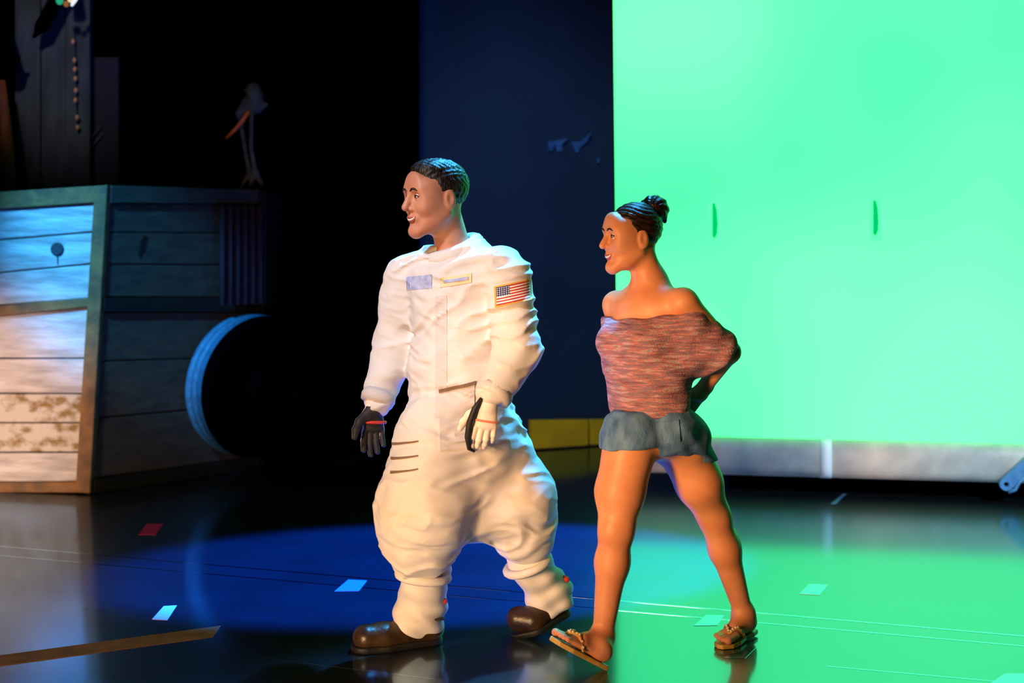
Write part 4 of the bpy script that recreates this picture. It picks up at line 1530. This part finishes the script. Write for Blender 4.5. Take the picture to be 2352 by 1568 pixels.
# wide off-shoulder knit top
kt = Solid()
kt.ecap(w_(1488, 742), w_(1482, 830), (0.162, 0.118), (0.152, 0.120), LW, 0.05)
kt.ecap(w_(1482, 830), w_(1490, 925), (0.152, 0.120), (0.150, 0.128), LW, 0.05)
for q in (-1, 1):
    kt.ell(w_(1476, 780) + LW * 0.064 * q + FW * 0.085, (0.062, 0.062, 0.062), k=0.05)
kt.cap(w_(1420, 722, 0.09), w_(1424, 845, 0.16), 0.056, 0.060, 0.04)
SC = [(w_(1662, 818, -0.05), unit(np.array([0.62, 0.1, -0.78])))]
kt.cap(w_(1556, 712, -0.09), w_(1650, 798, -0.05), 0.062, 0.064, 0.05, clip=SC)
kt.cap(w_(1570, 790, -0.06), w_(1640, 808, -0.04), 0.075, 0.062, 0.06, clip=SC)
kt.cap(w_(1545, 850, -0.03), w_(1610, 815, -0.04), 0.060, 0.050, 0.06)
nl = w_(1500, 716)
kt.plane(nl, unit(np.array([-0.16, -0.06, 1.0])), 0.010)
kt.plane(w_(1490, 950), (0.02, 0, -1), 0.006)
kt.disp.append(lambda x, y, z: 0.0035 * np.sin(z * 44 - x * 30 + 3 * np.sin(x * 12 + y * 9)) + 0.0025 * np.sin(x * 55 + z * 18 + 2 * np.sin(z * 25)))
top_o = obj_solid('knit_top', [kt.mesh(0.006)], M_knit, wom)

# denim shorts
sh = Solid()
z1 = w_(1410, 1033)[2]
z2 = w_(1540, 1062)[2]
sh.ecap(w_(1486, 930), w_(1500, 985), (0.142, 0.104), (0.172, 0.124), LW, 0.05)
for q in (-1, 1):
    sh.ell(w_(1520, 1010) + LW * 0.06 * q - FW * 0.07, (0.084, 0.084, 0.09), k=0.05)
sh.plane((0, 0, w_(1500, 1040)[2]), (0, 0, -1), 0.01)
sh.cap(w_(1452, 1000, -0.07), w_(1424, 1130, -0.10), 0.112, 0.100, 0.02, clip=[((0, 0, z1), (0.06, 0, -1))])
sh.cap(w_(1558, 1005, 0.06), w_(1606, 1110, 0.09), 0.103, 0.092, 0.03, clip=[((0, 0, z2), (0, 0, -1))])
sh.plane(w_(1490, 936), (0, 0, 1), 0.006)
sh.disp.append(lambda x, y, z: 0.0022 * np.sin(z * 70 + x * 40 + 3 * np.sin(x * 20)))
shorts = obj_solid('denim_shorts', [sh.mesh(0.006)], M_denim, wom)
patch('pocket', sh, [w_(1525, 985, -.3), w_(1572, 978, -.3), w_(1576, 1030, -.3), w_(1530, 1036, -.3)], 0.3, M_denim, shorts, 8, 8, proud=0.005)


# gold sandals
def sandal(heel, f, up, s, L, lift=0.0):
    root = empty('sandal', (0, 0, 0))
    root.parent = wom
    root.location = Vector(heel) - wom.location
    o = heel - up * 0.001 - f * 0.012
    out = [(0.0, 0.0), (0.008, 0.022), (0.05, 0.031), (L * 0.45, 0.030), (L * 0.72, 0.044), (L * 0.92, 0.042), (L * 1.07, 0.018), (L * 1.08, -0.004),
           (L * 0.98, -0.032), (L * 0.75, -0.046), (L * 0.45, -0.034), (0.05, -0.031), (0.008, -0.022)]
    topp = [o + f * a + s * b_ for a, b_ in out]
    v, f2 = prism(topp, [p - up * 0.016 for p in topp])
    obj('sole', v, f2, M_sandal, root, bevel=0.003)
    A = o + f * L * 0.60 + s * 0.044 + up * 0.006
    B = o + f * L * 0.60 - s * 0.046 + up * 0.006
    C = o + f * L * 0.87 + s * 0.016 + up * 0.030
    paths = []
    for E in (A, B):
        paths.append([E, E * 0.6 + C * 0.4 + up * 0.028, E * 0.3 + C * 0.7 + up * 0.020, C])
    v, f2 = join(*[tube_geo(pp, [0.005, 0.0055, 0.005, 0.0045], 8) for pp in paths])
    st = obj('strap', v, f2, M_sandal, root, smooth=True)
    gb = []
    for pp in paths:
        for i in range(3):
            for t in (0.2, 0.6):
                gb.append(ball_geo(pp[i] * (1 - t) + pp[i + 1] * t + up * 0.005, 0.0048, 8, 6))
    v, f2 = join(*gb)
    bd = obj('bead_trim', v, f2, M_bead, st, smooth=True)
    bd['kind'] = 'stuff'
    return root


sandal(H1, fa, ua, sa_, La)
sandal(H2, fb, ub, sb_, Lb)
